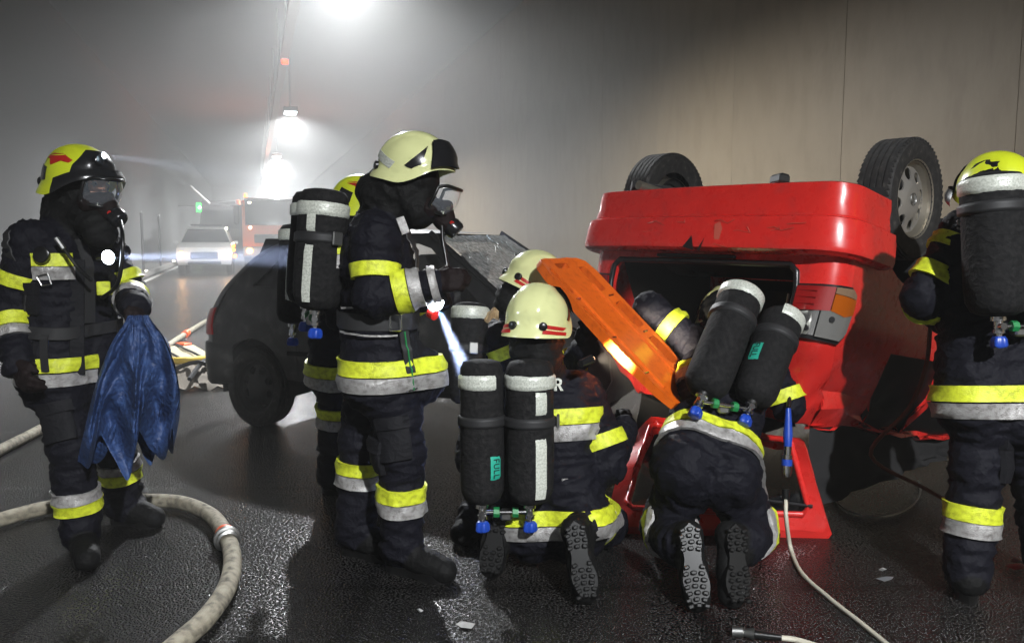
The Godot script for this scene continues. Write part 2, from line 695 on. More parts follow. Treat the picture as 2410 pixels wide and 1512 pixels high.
func cloth_mats() -> void:
	var weave := noise_tex(FastNoiseLite.TYPE_SIMPLEX_SMOOTH, 0.09, 512, 11, 0.0, 4)
	var c := mat("turnout cloth", Color(1, 1, 1), 0.72)
	c.vertex_color_use_as_albedo = true
	var wrinkle := noise_tex(FastNoiseLite.TYPE_SIMPLEX_SMOOTH, 0.0085, 1024, 18, 0.0, 4)
	(wrinkle.noise as FastNoiseLite).fractal_type = FastNoiseLite.FRACTAL_RIDGED
	bumpy(c, wrinkle, 1.3, 0.65)
	c.metallic_specular = 0.3
	var y := mat("yellow tape", Color(1, 1, 1), 0.5)
	y.albedo_texture = noise_tex(FastNoiseLite.TYPE_SIMPLEX_SMOOTH, 0.02, 512, 12, 0.0, 5, ramp([[0.2, lin(0.42, 0.46, 0.02)], [0.5, lin(0.63, 0.70, 0.03)], [0.8, lin(0.70, 0.78, 0.04)]]))
	bumpy(y, weave, 3.0, 0.25)
	var g := mat("silver tape", Color(1, 1, 1), 0.42, 0.25)
	g.albedo_texture = noise_tex(FastNoiseLite.TYPE_SIMPLEX_SMOOTH, 0.02, 512, 13, 0.0, 5, ramp([[0.2, lin(0.2, 0.19, 0.18)], [0.5, lin(0.36, 0.35, 0.34)], [0.8, lin(0.42, 0.41, 0.4)]]))
	bumpy(g, weave, 3.0, 0.25)
	var w := mat("white reflective tape", Color(1, 1, 1), 0.35, 0.1)
	w.albedo_texture = noise_tex(FastNoiseLite.TYPE_SIMPLEX_SMOOTH, 0.03, 512, 14, 0.0, 5, ramp([[0.2, lin(0.36, 0.38, 0.33)], [0.5, lin(0.56, 0.58, 0.51)], [0.8, lin(0.64, 0.66, 0.6)]]))
	bumpy(w, noise_tex(FastNoiseLite.TYPE_CELLULAR, 0.05, 512, 15, 0.0, 1), 6.0, 0.12)
	var cover := mat("cylinder cover cloth", Color(1, 1, 1), 0.85)
	cover.albedo_texture = noise_tex(FastNoiseLite.TYPE_SIMPLEX_SMOOTH, 0.03, 512, 16, 0.0, 5, ramp([[0.25, lin(0.006, 0.006, 0.0065)], [0.8, lin(0.016, 0.0155, 0.0155)]]))
	bumpy(cover, wrinkle, 2.2, 0.45)
	cover.metallic_specular = 0.3
	var pk := mat("pocket cloth", lin(0.0065, 0.0065, 0.0085), 0.72)
	bumpy(pk, wrinkle, 2.0, 0.3)
	pk.metallic_specular = 0.3
	mat("black webbing", lin(0.013, 0.013, 0.014), 0.6)
	mat("black rubber", lin(0.006, 0.006, 0.006), 0.3)
	mat("gloss black plastic", lin(0.01, 0.01, 0.011), 0.22)
	mat("bright metal", lin(0.6, 0.6, 0.6), 0.22, 1.0)
	mat("dull metal", lin(0.35, 0.35, 0.34), 0.4, 1.0)
	mat("blue knob", lin(0.01, 0.05, 0.35), 0.35)
	mat("green plastic", lin(0.01, 0.18, 0.05), 0.4)
	mat("teal tag", lin(0.02, 0.34, 0.24), 0.5)
	mat("print black", lin(0.005, 0.01, 0.01), 0.6)
	mat("red decal", lin(0.42, 0.015, 0.012), 0.35)
	var pale := mat("luminous helmet shell", Color(1, 1, 1), 0.2)
	pale.albedo_texture = noise_tex(FastNoiseLite.TYPE_SIMPLEX_SMOOTH, 0.012, 512, 17, 0.0, 6, ramp([[0.1, lin(0.58, 0.6, 0.29)], [0.35, lin(0.66, 0.68, 0.33)], [0.8, lin(0.69, 0.71, 0.35)]]))
	pale.uv1_triplanar = true
	pale.uv1_scale = Vector3.ONE * 2.0
	pale.clearcoat_enabled = true
	pale.clearcoat = 0.5
	pale.clearcoat_roughness = 0.12
	var neon := mat("neon helmet shell", lin(0.60, 0.68, 0.02), 0.28)
	neon.clearcoat_enabled = true
	neon.clearcoat = 0.3
	var glass := mat("mask window", Color(0.9, 0.95, 1.0, 0.08), 0.03)
	glass.transparency = BaseMaterial3D.TRANSPARENCY_ALPHA

# the shell of a helmet: th round from the front, v from crown to rim
func shell_at(th: float, v: float, off: float) -> Vector3:
	var c := cos(th)
	var pm := 80.0 + 32.0 * smoothstep(0.0, 0.62, (1.0 - c) * 0.5)
	var ph := v * pm
	var rx := 0.137
	var ry := 0.148
	var rz := 0.158
	var p: Vector3
	if ph <= 90.0:
		var a := deg_to_rad(ph)
		p = Vector3(sin(a) * sin(th) * rx, cos(a) * ry, -sin(a) * c * rz)
	else:
		var s := (ph - 90.0) / 22.0
		p = Vector3(sin(th) * rx * (1.0 + 0.03 * s), -s * 0.078, -c * rz * (1.0 + 0.08 * s))
	var n := Vector3(p.x / (rx * rx), p.y / (ry * ry) if p.y > 0 else p.y * 8.0, p.z / (rz * rz)).normalized()
	off += 0.012 * smoothstep(0.87, 1.0, v)
	off += 0.007 * smoothstep(0.074, 0.060, absf(p.x)) * smoothstep(0.86, 0.7, v)
	return p + n * off

func shell_patch(pts: Array, off := 0.0025, nu := 8, nv := 6) -> Sh:
	var poly := PackedVector2Array()
	for w in pts: poly.append(Vector2(deg_to_rad(w[0]) * 3.0, w[1] * 3.0))
	if Geometry2D.is_polygon_clockwise(poly): poly.reverse()
	var f := func(w: Vector2) -> Vector3: return shell_at(w.x / 3.0, w.y / 3.0, off)
	var g := func(w: Vector2) -> Vector3: return shell_at(w.x / 3.0, w.y / 3.0, -0.002)
	return Sh.new().mapped(poly, nu, nv, f, g)

func helmet(root: Node3D, pos: Vector3, fwd: Vector3, up: Vector3, style: String, marks := true) -> Node3D:
	var h := Node3D.new()
	h.name = "helmet"
	root.add_child(h, true)
	h.transform = Transform3D(Basis.looking_at(fwd, up), pos - root.position)
	var sh := Sh.new()
	sh.grid(56, 26, func(u: float, v: float) -> Vector3: return shell_at(TAU * u, v, 0.0))
	sh.grid(56, 2, func(u: float, v: float) -> Vector3: return shell_at(TAU * u, 1.0, 0.0).lerp(shell_at(TAU * u, 0.9, -0.012), v))
	var neon := style == "neon"
	part("shell", sh, mats["neon helmet shell" if neon else "luminous helmet shell"], h, 60.0)
	for sg in [1.0, -1.0]:
		if neon:
			part("side_vent", shell_patch([[sg * 108, 0.66], [sg * 140, 0.63], [sg * 140, 0.86], [sg * 108, 0.84]], 0.003), mats["gloss black plastic"], h)
			if not marks: continue
			part("decal", shell_patch([[sg * 60, 0.6], [sg * 78, 0.45], [sg * 118, 0.46], [sg * 135, 0.52], [sg * 112, 0.52], [sg * 100, 0.62], [sg * 82, 0.56], [sg * 66, 0.64]]), mats["red decal"], h)
			part("decal", shell_patch([[sg * 85, 0.41], [sg * 112, 0.41], [sg * 138, 0.48], [sg * 118, 0.44]]), mats["red decal"], h)
		else:
			part("side_vent", shell_patch([[sg * 66, 0.52], [sg * 96, 0.82], [sg * 84, 0.87], [sg * 72, 0.84]], 0.003), mats["gloss black plastic"], h)
			if marks:
				part("decal", shell_patch([[sg * 100, 0.895], [sg * 150, 0.86], [sg * 150, 0.90], [sg * 112, 0.925]]), mats["red decal"], h)
				part("decal", shell_patch([[sg * 104, 0.94], [sg * 150, 0.915], [sg * 152, 0.955], [sg * 108, 0.972]]), mats["red decal"], h)
				part("decal", shell_patch([[sg * 38, 0.7], [sg * 52, 0.62], [sg * 54, 0.66], [sg * 42, 0.76]]), mats["red decal"], h)
			else:
				part("reflective_mark", shell_patch([[sg * 112, 0.80], [sg * 165, 0.66], [sg * 168, 0.78], [sg * 118, 0.88]]), mats["white reflective tape"], h)
				part("reflective_mark", shell_patch([[sg * 34, 0.66], [sg * 58, 0.78], [sg * 54, 0.88], [sg * 36, 0.90]]), mats["white reflective tape"], h)
	if neon:
		part("front_cap", shell_patch([[-62, 0.98], [-58, 0.72], [-34, 0.42], [34, 0.42], [58, 0.72], [62, 0.98]], 0.010, 16, 8), mats["gloss black plastic"], h)
		var vis := Sh.new()
		vis.grid(20, 4, func(u: float, v: float) -> Vector3: return shell_at(deg_to_rad(lerpf(-80, 80, u)), lerpf(0.86, 1.04, v), 0.028))
		part("visor", vis, mats["gloss black plastic"], h, 60.0)
		var l := Sh.new()
		l.lathe([Vector2(0.0, 0.0), Vector2(0.022, 0.0), Vector2(0.024, 0.02), Vector2(0.019, 0.024), Vector2(0.0, 0.024)], 14, Transform3D(Basis(Vector3.RIGHT, -1.2), shell_at(deg_to_rad(16), 0.66, 0.004)))
		part("headlamp", l, mats["gloss black plastic"], h)
	else:
		var vis := Sh.new()
		vis.grid(20, 5, func(u: float, v: float) -> Vector3: return shell_at(deg_to_rad(lerpf(-58, 58, u)), lerpf(0.46, 0.94, v), 0.022))
		vis.grid(20, 5, func(u: float, v: float) -> Vector3: return shell_at(deg_to_rad(lerpf(-58, 58, u)), lerpf(0.46, 0.94, v), 0.012))
		part("raised_visor", vis, mats["gloss black plastic"], h, 60.0)
	for th in [150.0, 205.0]:
		var k := Sh.new()
		var q := shell_at(deg_to_rad(th), 0.88, 0.0)
		var dir := Vector3(q.x, 0, q.z).normalized()
		k.tube([q, q + dir * 0.012, q + dir * 0.016], [0.019, 0.018, 0.012], 14)
		part("adjusting_knob", k, mats["black rubber"], h)
	return h

# bones of a gloved hand: wrist, pointing, palm facing, thumb side, curl of the fingers
func hand_bones(w: Vector3, dir: Vector3, palm: Vector3, side: Vector3, curl: float, col := GLOVE) -> Array:
	dir = dir.normalized()
	side = (side - dir * side.dot(dir)).normalized()
	palm = side.cross(dir) * signf(side.cross(dir).dot(palm))
	var b := []
	for k in 4:
		var o := (1.5 - k) * 0.022
		var kn := w + dir * (0.085 - absf(k - 1.2) * 0.006) + side * o
		b.append([w + side * o * 0.7 + dir * 0.005, kn, 0.021, 0.017, col, ""])
		var p := kn
		var an := 0.0
		var ln: float = [0.030, 0.034, 0.032, 0.025][k]
		for s in 3:
			an += curl * [0.55, 1.0, 0.8][s] * (1.0 + 0.06 * k)
			var e = p + (dir * cos(an) + palm * sin(an)) * ln * [1.25, 0.95, 0.8][s]
			b.append([p, e, 0.0135 - 0.001 * s, 0.0125 - 0.001 * s, col, ""])
			p = e
	var t0 := w + side * 0.032 + dir * 0.025
	var t1 := t0 + side * 0.022 + dir * 0.035 + palm * 0.018
	var t2 := t1 + dir * 0.03 + palm * 0.012 * (1.0 + curl) - side * 0.012 * curl
	b.append([t0, t1, 0.018, 0.0145, col, ""])
	b.append([t1, t2, 0.0145, 0.0115, col, ""])
	b.append([w - dir * 0.05, w + dir * 0.02, 0.047, 0.038, col, ""])
	return b

# J: joints in the world. Bones are made in the axes of the person's node.
func person(label: String, where: Vector3, J: Dictionary, o := {}) -> Dictionary:
	var root := thing("person", label, "firefighter", Vector3(where.x, 0, where.z), Basis.IDENTITY, "firefighters at the wreck")
	var P := {}
	for k in J: P[k] = J[k] - root.position
	var B := []
	var w: Vector3 = (P.shR - P.shL).normalized()
	var ax: Vector3 = (P.chest - P.pelvis).normalized()
	var k: float = o.get("bulk", 1.0)
	var fwd: Vector3 = ax.cross(w).normalized()
	for s in [-1.0, 1.0]:
		B.append([P.pelvis + w * 0.06 * s, P.chest + w * 0.075 * s, 0.132 * k, 0.138 * k, NAVY, "torso"])
		B.append([P.pelvis + w * 0.075 * s + ax * 0.04, P.pelvis + w * 0.085 * s - ax * o.get("skirt", 0.15), 0.135 * k, 0.150 * k, NAVY, "torso"])
		B.append([P.chest + w * 0.07 * s, P.chest + w * 0.10 * s + ax * 0.09, 0.13 * k, 0.10 * k, NAVY, "torso"])
	B.append([P.shR, P.shL, 0.088, 0.088, NAVY, "torso"])
	B.append([P.chest + ax * 0.12, P.neck, 0.11, 0.078, HOOD, "collar"])
	B.append([P.neck, P.head, 0.085, 0.098, HOOD, ""])
	if o.get("hood", true):
		var back: Vector3 = (P.neck - P.head) * 0.55 - o.face * 0.045
		B.append([P.head - o.face * 0.03, P.head + back * 1.35, 0.115, 0.105, HOOD, "collar"])
	for sd in ["R", "L"]:
		var sh: Vector3 = P["sh" + sd]
		var el: Vector3 = P["el" + sd]
		var wr: Vector3 = P["wr" + sd]
		B.append([sh, el, 0.087 * k, 0.071 * k, NAVY, "arm" + sd])
		B.append([el, wr, 0.071 * k, 0.060, NAVY, "arm" + sd])
		var hp: Vector3 = P["hip" + sd]
		var kn: Vector3 = P["knee" + sd]
		var an: Vector3 = P["ank" + sd]
		B.append([hp, kn, 0.108 * k, 0.090 * k, TROUSER, "leg" + sd])
		B.append([kn, an, 0.088 * k, o.get("cuff", 0.086), TROUSER, "leg" + sd])
		var toe: Vector3 = P["toe" + sd]
		var heel: Vector3 = P.get("heel" + sd, an + Vector3(0, -0.055, 0) - (toe - an).normalized() * 0.05)
		P["heel" + sd] = heel
		B.append([an, heel, 0.058, 0.050, BOOT, ""])
		B.append([an, heel.lerp(toe, 0.55), 0.056, 0.050, BOOT, ""])
		B.append([heel, toe, 0.046, 0.044, BOOT, ""])
		B.append([heel.lerp(toe, 0.7) + (an - heel).normalized() * 0.015, toe, 0.05, 0.046, BOOT, ""])
	for x in o.get("extra", []):
		B.append([x[0] - root.position, x[1] - root.position, x[2], x[3], x[4], x[5]])
	var into := [PackedVector3Array(), PackedInt32Array(), PackedColorArray()]
	nets(B, 0.0125, 0.036, 0.013, into)
	for hd in o.get("hands", []):
		nets(hand_bones(hd[0] - root.position, hd[1], hd[2], hd[3], hd[4]), 0.0055, 0.012, 0.0, into)
	if o.has("skin"):
		nets(o.skin.call(root.position), 0.0045, 0.012, 0.0, into)
	put("body", flesh(into), mats["turnout cloth"], root)
	for sd in ["R", "L"]:
		if not J.has("heel" + sd):
			var toe := Vector3(P["toe" + sd].x, 0.047, P["toe" + sd].z)
			var heel := Vector3(P["heel" + sd].x, 0.047, P["heel" + sd].z)
			boot_sole(root, heel + root.position, toe + root.position, Vector3.DOWN, 1.0, true)
	return {"root": root, "P": P, "B": B, "ax": ax, "fwd": fwd}

func region(D: Dictionary, names: Array) -> Array:
	return D.B.filter(func(b: Array) -> bool: return b[5] in names)

# rows: [part of the body, from joint, to joint, metres along, width, yellow?, arc from, arc to]
func tapes(D: Dictionary, rows: Array) -> void:
	for r in rows:
		var s := tape(region(D, ["torso", "legR", "legL"] if r[0] == "torso" else [r[0]]), D.P[r[1]], D.P[r[2]], r[3], r[4], 0.013, r[6] if r.size() > 6 else 0.0, r[7] if r.size() > 7 else TAU, 44, r[8] if r.size() > 8 else Vector3.ZERO, 0.012, 0.36 if r[0] == "torso" else 0.115)
		part("yellow_stripe" if r[5] else "grey_stripe", s, mats["yellow tape" if r[5] else "silver tape"], D.root, 60.0)

# pockets and flaps sewn on: [part of the body, from joint, to joint, metres along, height, arc from, arc to]
func pockets(D: Dictionary, rows: Array) -> void:
	for r in rows:
		var bones := region(D, ["torso", "legR", "legL"] if r[0] == "torso" else [r[0]])
		var most := 0.36 if r[0] == "torso" else 0.15
		var p := part("pocket", tape(bones, D.P[r[1]], D.P[r[2]], r[3], r[4], 0.013, r[5], r[6], 16, Vector3.ZERO, 0.016, most), mats["pocket cloth"], D.root, 60.0)
		if r[4] > 0.1:
			part("flap", tape(bones, D.P[r[1]], D.P[r[2]], r[3] + r[4] * (0.36 if r[0] == "torso" else -0.36), 0.05, 0.013, r[5] - 0.03, r[6] + 0.03, 16, Vector3.ZERO, 0.024, most), mats["pocket cloth"], p, 60.0)

# webbing laid over the torso: points [metres along pelvis-chest, angle]
func strap(D: Dictionary, called: String, pts: Array, width: float, m: Material, names := ["torso"], lift := 0.012) -> void:
	var bones := region(D, names)
	var a: Vector3 = D.P.pelvis
	var ax: Vector3 = D.ax
	var u := (Vector3(0, 0, 1) - ax * ax.z).normalized()
	var r := ax.cross(u)
	var line := []
	var nrm := []
	for i in pts.size() - 1:
		for s in 8:
			var t := s / 8.0
			var along := lerpf(pts[i][0], pts[i + 1][0], t)
			var an := lerpf(pts[i][1], pts[i + 1][1], t)
			var dir := u * cos(an) + r * sin(an)
			var o := a + ax * along
			var x := 0.02
			while x < 0.45 and sdf(bones, o + dir * x, 0.05) < 0: x += 0.01
			line.append(o + dir * (x + lift))
			nrm.append(dir)
	var sh := Sh.new()
	for i in line.size():
		var d: Vector3 = (line[mini(i + 1, line.size() - 1)] - line[maxi(i - 1, 0)]).normalized()
		var sd := d.cross(nrm[i]).normalized() * width * 0.5
		for q in [sd, sd * 0.9 + nrm[i] * 0.004, sd * -0.9 + nrm[i] * 0.004, -sd]: sh.v.append(line[i] + q)
	for i in line.size() - 1:
		for j in 3:
			var q := i * 4 + j
			sh.q(q, q + 1, q + 5, q + 4)
	part(called, sh, m, D.root, 50.0)

# the apparatus on a back: cylinders [bottom, top, radius, towards (the side that shows), options]
func apparatus(D: Dictionary, list: Array) -> Node3D:
	var n := Node3D.new()
	n.name = "breathing_apparatus"
	D.root.add_child(n, true)
	for c in list:
		var a: Vector3 = c[0] - D.root.position
		var b: Vector3 = c[1] - D.root.position
		var r: float = c[2]
		var op: Dictionary = c[4]
		var L := (b - a).length()
		var up := (b - a).normalized()
		var z: Vector3 = (c[3] - up * up.dot(c[3])).normalized()
		var x := Transform3D(Basis(up.cross(z), up, z), a)
		var s := Sh.new()
		s.lathe([Vector2(0, 0.0), Vector2(r * 0.5, 0.0), Vector2(r * 0.8, 0.015), Vector2(r * 0.97, 0.05), Vector2(r, 0.1), Vector2(r * 1.01, L * 0.4), Vector2(r * 0.995, L * 0.7), Vector2(r, L - 0.065), Vector2(r * 0.97, L - 0.03), Vector2(r * 0.82, L - 0.008), Vector2(r * 0.5, L), Vector2(0, L)], 32, x)
		for i in s.v.size():
			var dd := s.v[i] - (a + up * up.dot(s.v[i] - a))
			s.v[i] += dd.normalized() * (0.003 * folds.get_noise_3dv(s.v[i] * 14.0) + 0.0015 * folds.get_noise_3dv(s.v[i] * 50.0))
		part("air_cylinder", s, mats["cylinder cover cloth"], n, 50.0)
		var wrap := func(y0: float, y1: float, d0: float, d1: float, off: float) -> Sh:
			var f := func(u: float, v: float) -> Vector3:
				var th := deg_to_rad(lerpf(d0, d1, u))
				var rr := r + (off if v > 0.02 and v < 0.98 else -0.003)
				var q := Vector3(sin(th) * rr, lerpf(y0, y1, v), cos(th) * rr)
				return x * q
			return Sh.new().grid(30, 6, f)
		var top: float = op.get("band", 0.055)
		if op.get("band_on", true):
			part("reflective_band", wrap.call(L - top - 0.062, L - top, op.get("b0", -180.0), op.get("b1", 180.0), 0.006), mats["white reflective tape"], n, 60.0)
		if op.has("strip"):
			for q in op.strip:
				part("reflective_strip", wrap.call(q[0] * L, q[1] * L, q[2], q[2] + q[3], 0.006), mats["white reflective tape"], n, 60.0)
		if op.get("belt", 0.0) > 0.0:
			part("strap", wrap.call(op.belt * L - 0.024, op.belt * L + 0.024, -180.0, 180.0, 0.009), mats["black webbing"], n, 60.0)
			if op.has("buckle"):
				var th := deg_to_rad(op.buckle)
				var bb := x.basis * Basis(Vector3.UP, th)
				var bk := Sh.new().box(x * Vector3(sin(th) * (r + 0.016), op.belt * L, cos(th) * (r + 0.016)), Vector3(0.045, 0.055, 0.012), 0.004, bb)
				part("buckle", bk, mats["dull metal"], n)
		if op.has("tag"):
			var th0: float = op.tag[1]
			part("tag", wrap.call(op.tag[0] * L - 0.052, op.tag[0] * L + 0.052, th0 - 14.0, th0 + 16.0, 0.005), mats["teal tag"], n, 60.0)
			var tm := TextMesh.new()
			tm.text = "FULL"
			var ft := SystemFont.new()
			ft.font_names = PackedStringArray(["Droid Sans"])
			tm.font = ft
			tm.font_size = 32
			tm.pixel_size = 0.00115
			tm.depth = 0.002
			var th := deg_to_rad(th0 + 1.0)
			var tb := x.basis * Basis(Vector3.UP, th) * Basis(Vector3.BACK, -PI / 2)
			put("lettering", tm, mats["print black"], n, Transform3D(tb, x * Vector3(sin(th) * (r + 0.007), op.tag[0] * L, cos(th) * (r + 0.007))))
		if op.get("valve", true):
			var vl := Sh.new()
			vl.lathe([Vector2(0.0, -0.002), Vector2(0.028, -0.004), Vector2(0.028, -0.02), Vector2(0.017, -0.022), Vector2(0.017, -0.05), Vector2(0.021, -0.052), Vector2(0.021, -0.066), Vector2(0.011, -0.068), Vector2(0.011, -0.09), Vector2(0, -0.09)], 16, x)
			vl.tube([x * Vector3(0, -0.04, 0), x * Vector3(0, -0.04, 0.035)], 0.013, 10)
			part("valve", vl, mats["bright metal"], n)
			var kb := Sh.new()
			kb.lathe([Vector2(0.0, -0.076), Vector2(0.020, -0.078), Vector2(0.027, -0.088), Vector2(0.029, -0.112), Vector2(0.023, -0.12), Vector2(0.0, -0.122)], 40, x, 5, 0.10)
			part("valve_knob", kb, mats["blue knob"], n, 50.0)
	if list.size() > 1:
		var ends := []
		for c in list.slice(0, 2):
			var up: Vector3 = (c[1] - c[0]).normalized()
			ends.append(c[0] - D.root.position - up * 0.04)
		var bar := Sh.new().tube([ends[0], ends[1]], 0.009, 10)
		part("manifold", bar, mats["bright metal"], n)
		for t in [0.3, 0.7]:
			var d: Vector3 = (ends[1] - ends[0]).normalized()
			var q: Vector3 = ends[0].lerp(ends[1], t)
			part("union_nut", Sh.new().tube([q - d * 0.012, q + d * 0.012], 0.021, 7), mats["green plastic"], n, 20.0)
		var pl := Sh.new()
		var m0: Vector3 = ends[0].lerp(ends[1], 0.5)
		pl.box(m0 - Vector3(0, 0.02, 0.03), Vector3(0.05, 0.04, 0.05), 0.008)
		part("pressure_reducer", pl, mats["dull metal"], n)
	return n

# a lugged boot sole from heel to toe, facing n
func boot_sole(root: Node3D, heel: Vector3, toe: Vector3, n: Vector3, mirror := 1.0, flat := false) -> void:
	heel -= root.position
	toe -= root.position
	var d := (toe - heel).normalized()
	n = (n - d * n.dot(d)).normalized()
	var s := d.cross(n) * mirror
	var L := (toe - heel).length() + 0.075
	var o := heel - d * 0.04
	var poly := PackedVector2Array()
	var left := [0.0, 0.030, 0.038, 0.040, 0.036, 0.034, 0.040, 0.047, 0.050, 0.047, 0.036, 0.018]
	var right := [0.0, 0.030, 0.037, 0.038, 0.033, 0.030, 0.034, 0.044, 0.050, 0.050, 0.042, 0.022]
	for i in 12: poly.append(Vector2(L * (0.0 if i == 0 else i / 11.5), left[i]))
	for i in range(11, 0, -1): poly.append(Vector2(L * i / 11.5, -right[i]))
	if Geometry2D.is_polygon_clockwise(poly): poly.reverse()
	var f := func(w: Vector2) -> Vector3: return o + d * w.x + s * w.y + n * (0.047 if flat else 0.060)
	var g := func(w: Vector2) -> Vector3: return o + d * w.x + s * w.y * 1.06 + n * (0.012 if flat else 0.030)
	var m := part("boot_sole", Sh.new().mapped(poly, 6, 3, f, g), mats["black rubber"], root)
	if flat: return
	var b := Basis(d, n, d.cross(n))
	var rows := [[0.012, 0], [0.036, 1], [0.060, 0], [0.084, 1], [0.150, 2], [0.174, 1], [0.198, 0], [0.222, 1], [0.246, 0], [0.270, 1], [0.292, 0]]
	for r in rows:
		if r[0] > L - 0.02: continue
		for j in [-1, 0, 1]:
			var wd := 0.022
			var y: float = j * 0.030 + (0.006 if r[1] == 1 else 0.0)
			if r[1] == 2 and j == 0: continue
			var lug := Sh.new().box(o + d * (r[0] + 0.012 + absf(j) * 0.004) + s * y + n * 0.066, Vector3(0.016, 0.014, wd), 0.004, b * Basis(Vector3.UP, 0.25 * j))
			part("lug", lug, mats["black rubber"], m)
# ---------------------------------------------------------------- the crew, one by one
func mask(root: Node3D, c: Vector3, fwd: Vector3, up: Vector3, hose: Array) -> void:
	var n := Node3D.new()
	n.name = "breathing_mask"
	root.add_child(n, true)
	n.transform = Transform3D(Basis.looking_at(fwd, up), c - root.position)
	# window: a bowed sheet before the face
	var win := func(u: float, v: float, off: float) -> Vector3:
		var th := deg_to_rad(lerpf(-74, 74, u))
		var y := lerpf(0.055, -0.062, v)
		var r := 0.112 + off + 0.012 * sin(v * PI)
		return Vector3(sin(th) * (r - 0.025), y, -cos(th) * r + 0.004 + 0.02 * v - 0.012)
	var s := Sh.new()
	s.grid(20, 8, func(u: float, v: float) -> Vector3: return win.call(u, v, 0.0))
	part("window", s, mats["mask window"], n, 80.0)
	var fr := Sh.new()
	var ring := []
	for i in 41:
		var a := TAU * i / 40.0
		var u := 0.5 + 0.5 * clampf(1.25 * cos(a), -1, 1)
		var v := 0.5 + 0.5 * clampf(1.25 * sin(a), -1, 1)
		ring.append(win.call(u, v, 0.002))
	fr.tube(ring, 0.0075, 8, false)
	part("window_frame", fr, mats["black rubber"], n, 60.0)
	# inner half mask and outer chin
	var into := [PackedVector3Array(), PackedInt32Array(), PackedColorArray()]
	nets([[Vector3(0, -0.055, -0.05), Vector3(0, -0.085, -0.085), 0.05, 0.042, GLOVE, ""], [Vector3(-0.05, -0.055, -0.02), Vector3(0.05, -0.055, -0.02), 0.045, 0.045, GLOVE, ""], [Vector3(0, -0.085, -0.085), Vector3(0, -0.105, -0.125), 0.036, 0.034, GLOVE, ""], [Vector3(0, -0.02, -0.085), Vector3(0, -0.06, -0.09), 0.022, 0.034, GLOVE, ""]], 0.006, 0.02, 0.0, into)
	put("half_mask", flesh(into), mats["turnout cloth"], n)
	var rg := Sh.new()
	rg.lathe([Vector2(0, 0), Vector2(0.036, 0.0), Vector2(0.041, 0.01), Vector2(0.041, 0.04), Vector2(0.034, 0.052), Vector2(0, 0.054)], 22, Transform3D(Basis(Vector3.RIGHT, -PI / 2 - 0.5), Vector3(0, -0.092, -0.112)))
	part("lung_demand_valve", rg, mats["gloss black plastic"], n)
	part("mask_button", Sh.new().tube([Vector3(0.03, -0.085, -0.125), Vector3(0.037, -0.087, -0.13)], 0.010, 10), mats["red decal"], n)
	part("mask_label", Sh.new().box(Vector3(0.05, -0.055, -0.075), Vector3(0.03, 0.012, 0.004), 0.001, Basis(Vector3.UP, 0.8)), mats["white reflective tape"], n)
	if hose.size():
		var h := []
		for p in hose: h.append(p - root.position)
		var line := smooth_line(h, 5)
		part("air_hose", Sh.new().tube(line, 0.0085, 8), mats["black rubber"], root, 60.0)

func smooth_line(p: Array, k: int) -> Array:
	var out := []
	var n := p.size()
	for i in n - 1:
		var a: Vector3 = p[maxi(i - 1, 0)]
		var b: Vector3 = p[i]
		var c: Vector3 = p[i + 1]
		var d: Vector3 = p[mini(i + 2, n - 1)]
		for s in k:
			out.append(b.cubic_interpolate(c, a, d, float(s) / k))
	out.append(p[n - 1])
	return out

func torch_light(root: Node, pos: Vector3, to: Vector3, energy: float, angle: float, size := 0.02, color := Color(0.82, 0.88, 1.0)) -> void:
	var l := SpotLight3D.new()
	l.name = "torch_light"
	root.add_child(l, true)
	l.position = pos
	l.look_at_from_position(pos + (root as Node3D).position, to, Vector3.UP if absf((to - pos).normalized().y) < 0.98 else Vector3.RIGHT)
	l.position = pos
	l.light_energy = energy
	l.light_color = color
	l.spot_angle = angle
	l.spot_angle_attenuation = 0.6
	l.spot_range = 40.0
	l.light_size = size
	l.shadow_enabled = true

# lettering laid on a surface
func letters(root: Node3D, text: String, pos: Vector3, nrm: Vector3, up: Vector3, high: float, m: Material) -> void:
	var tm := TextMesh.new()
	tm.text = text
	var ft := SystemFont.new()
	ft.font_names = PackedStringArray(["Droid Sans"])
	ft.font_weight = 700
	tm.font = ft
	tm.font_size = 32
	tm.pixel_size = high / 24.0
	tm.depth = 0.004
	put("lettering", tm, m, root, Transform3D(Basis.looking_at(-nrm, up), pos - root.position))

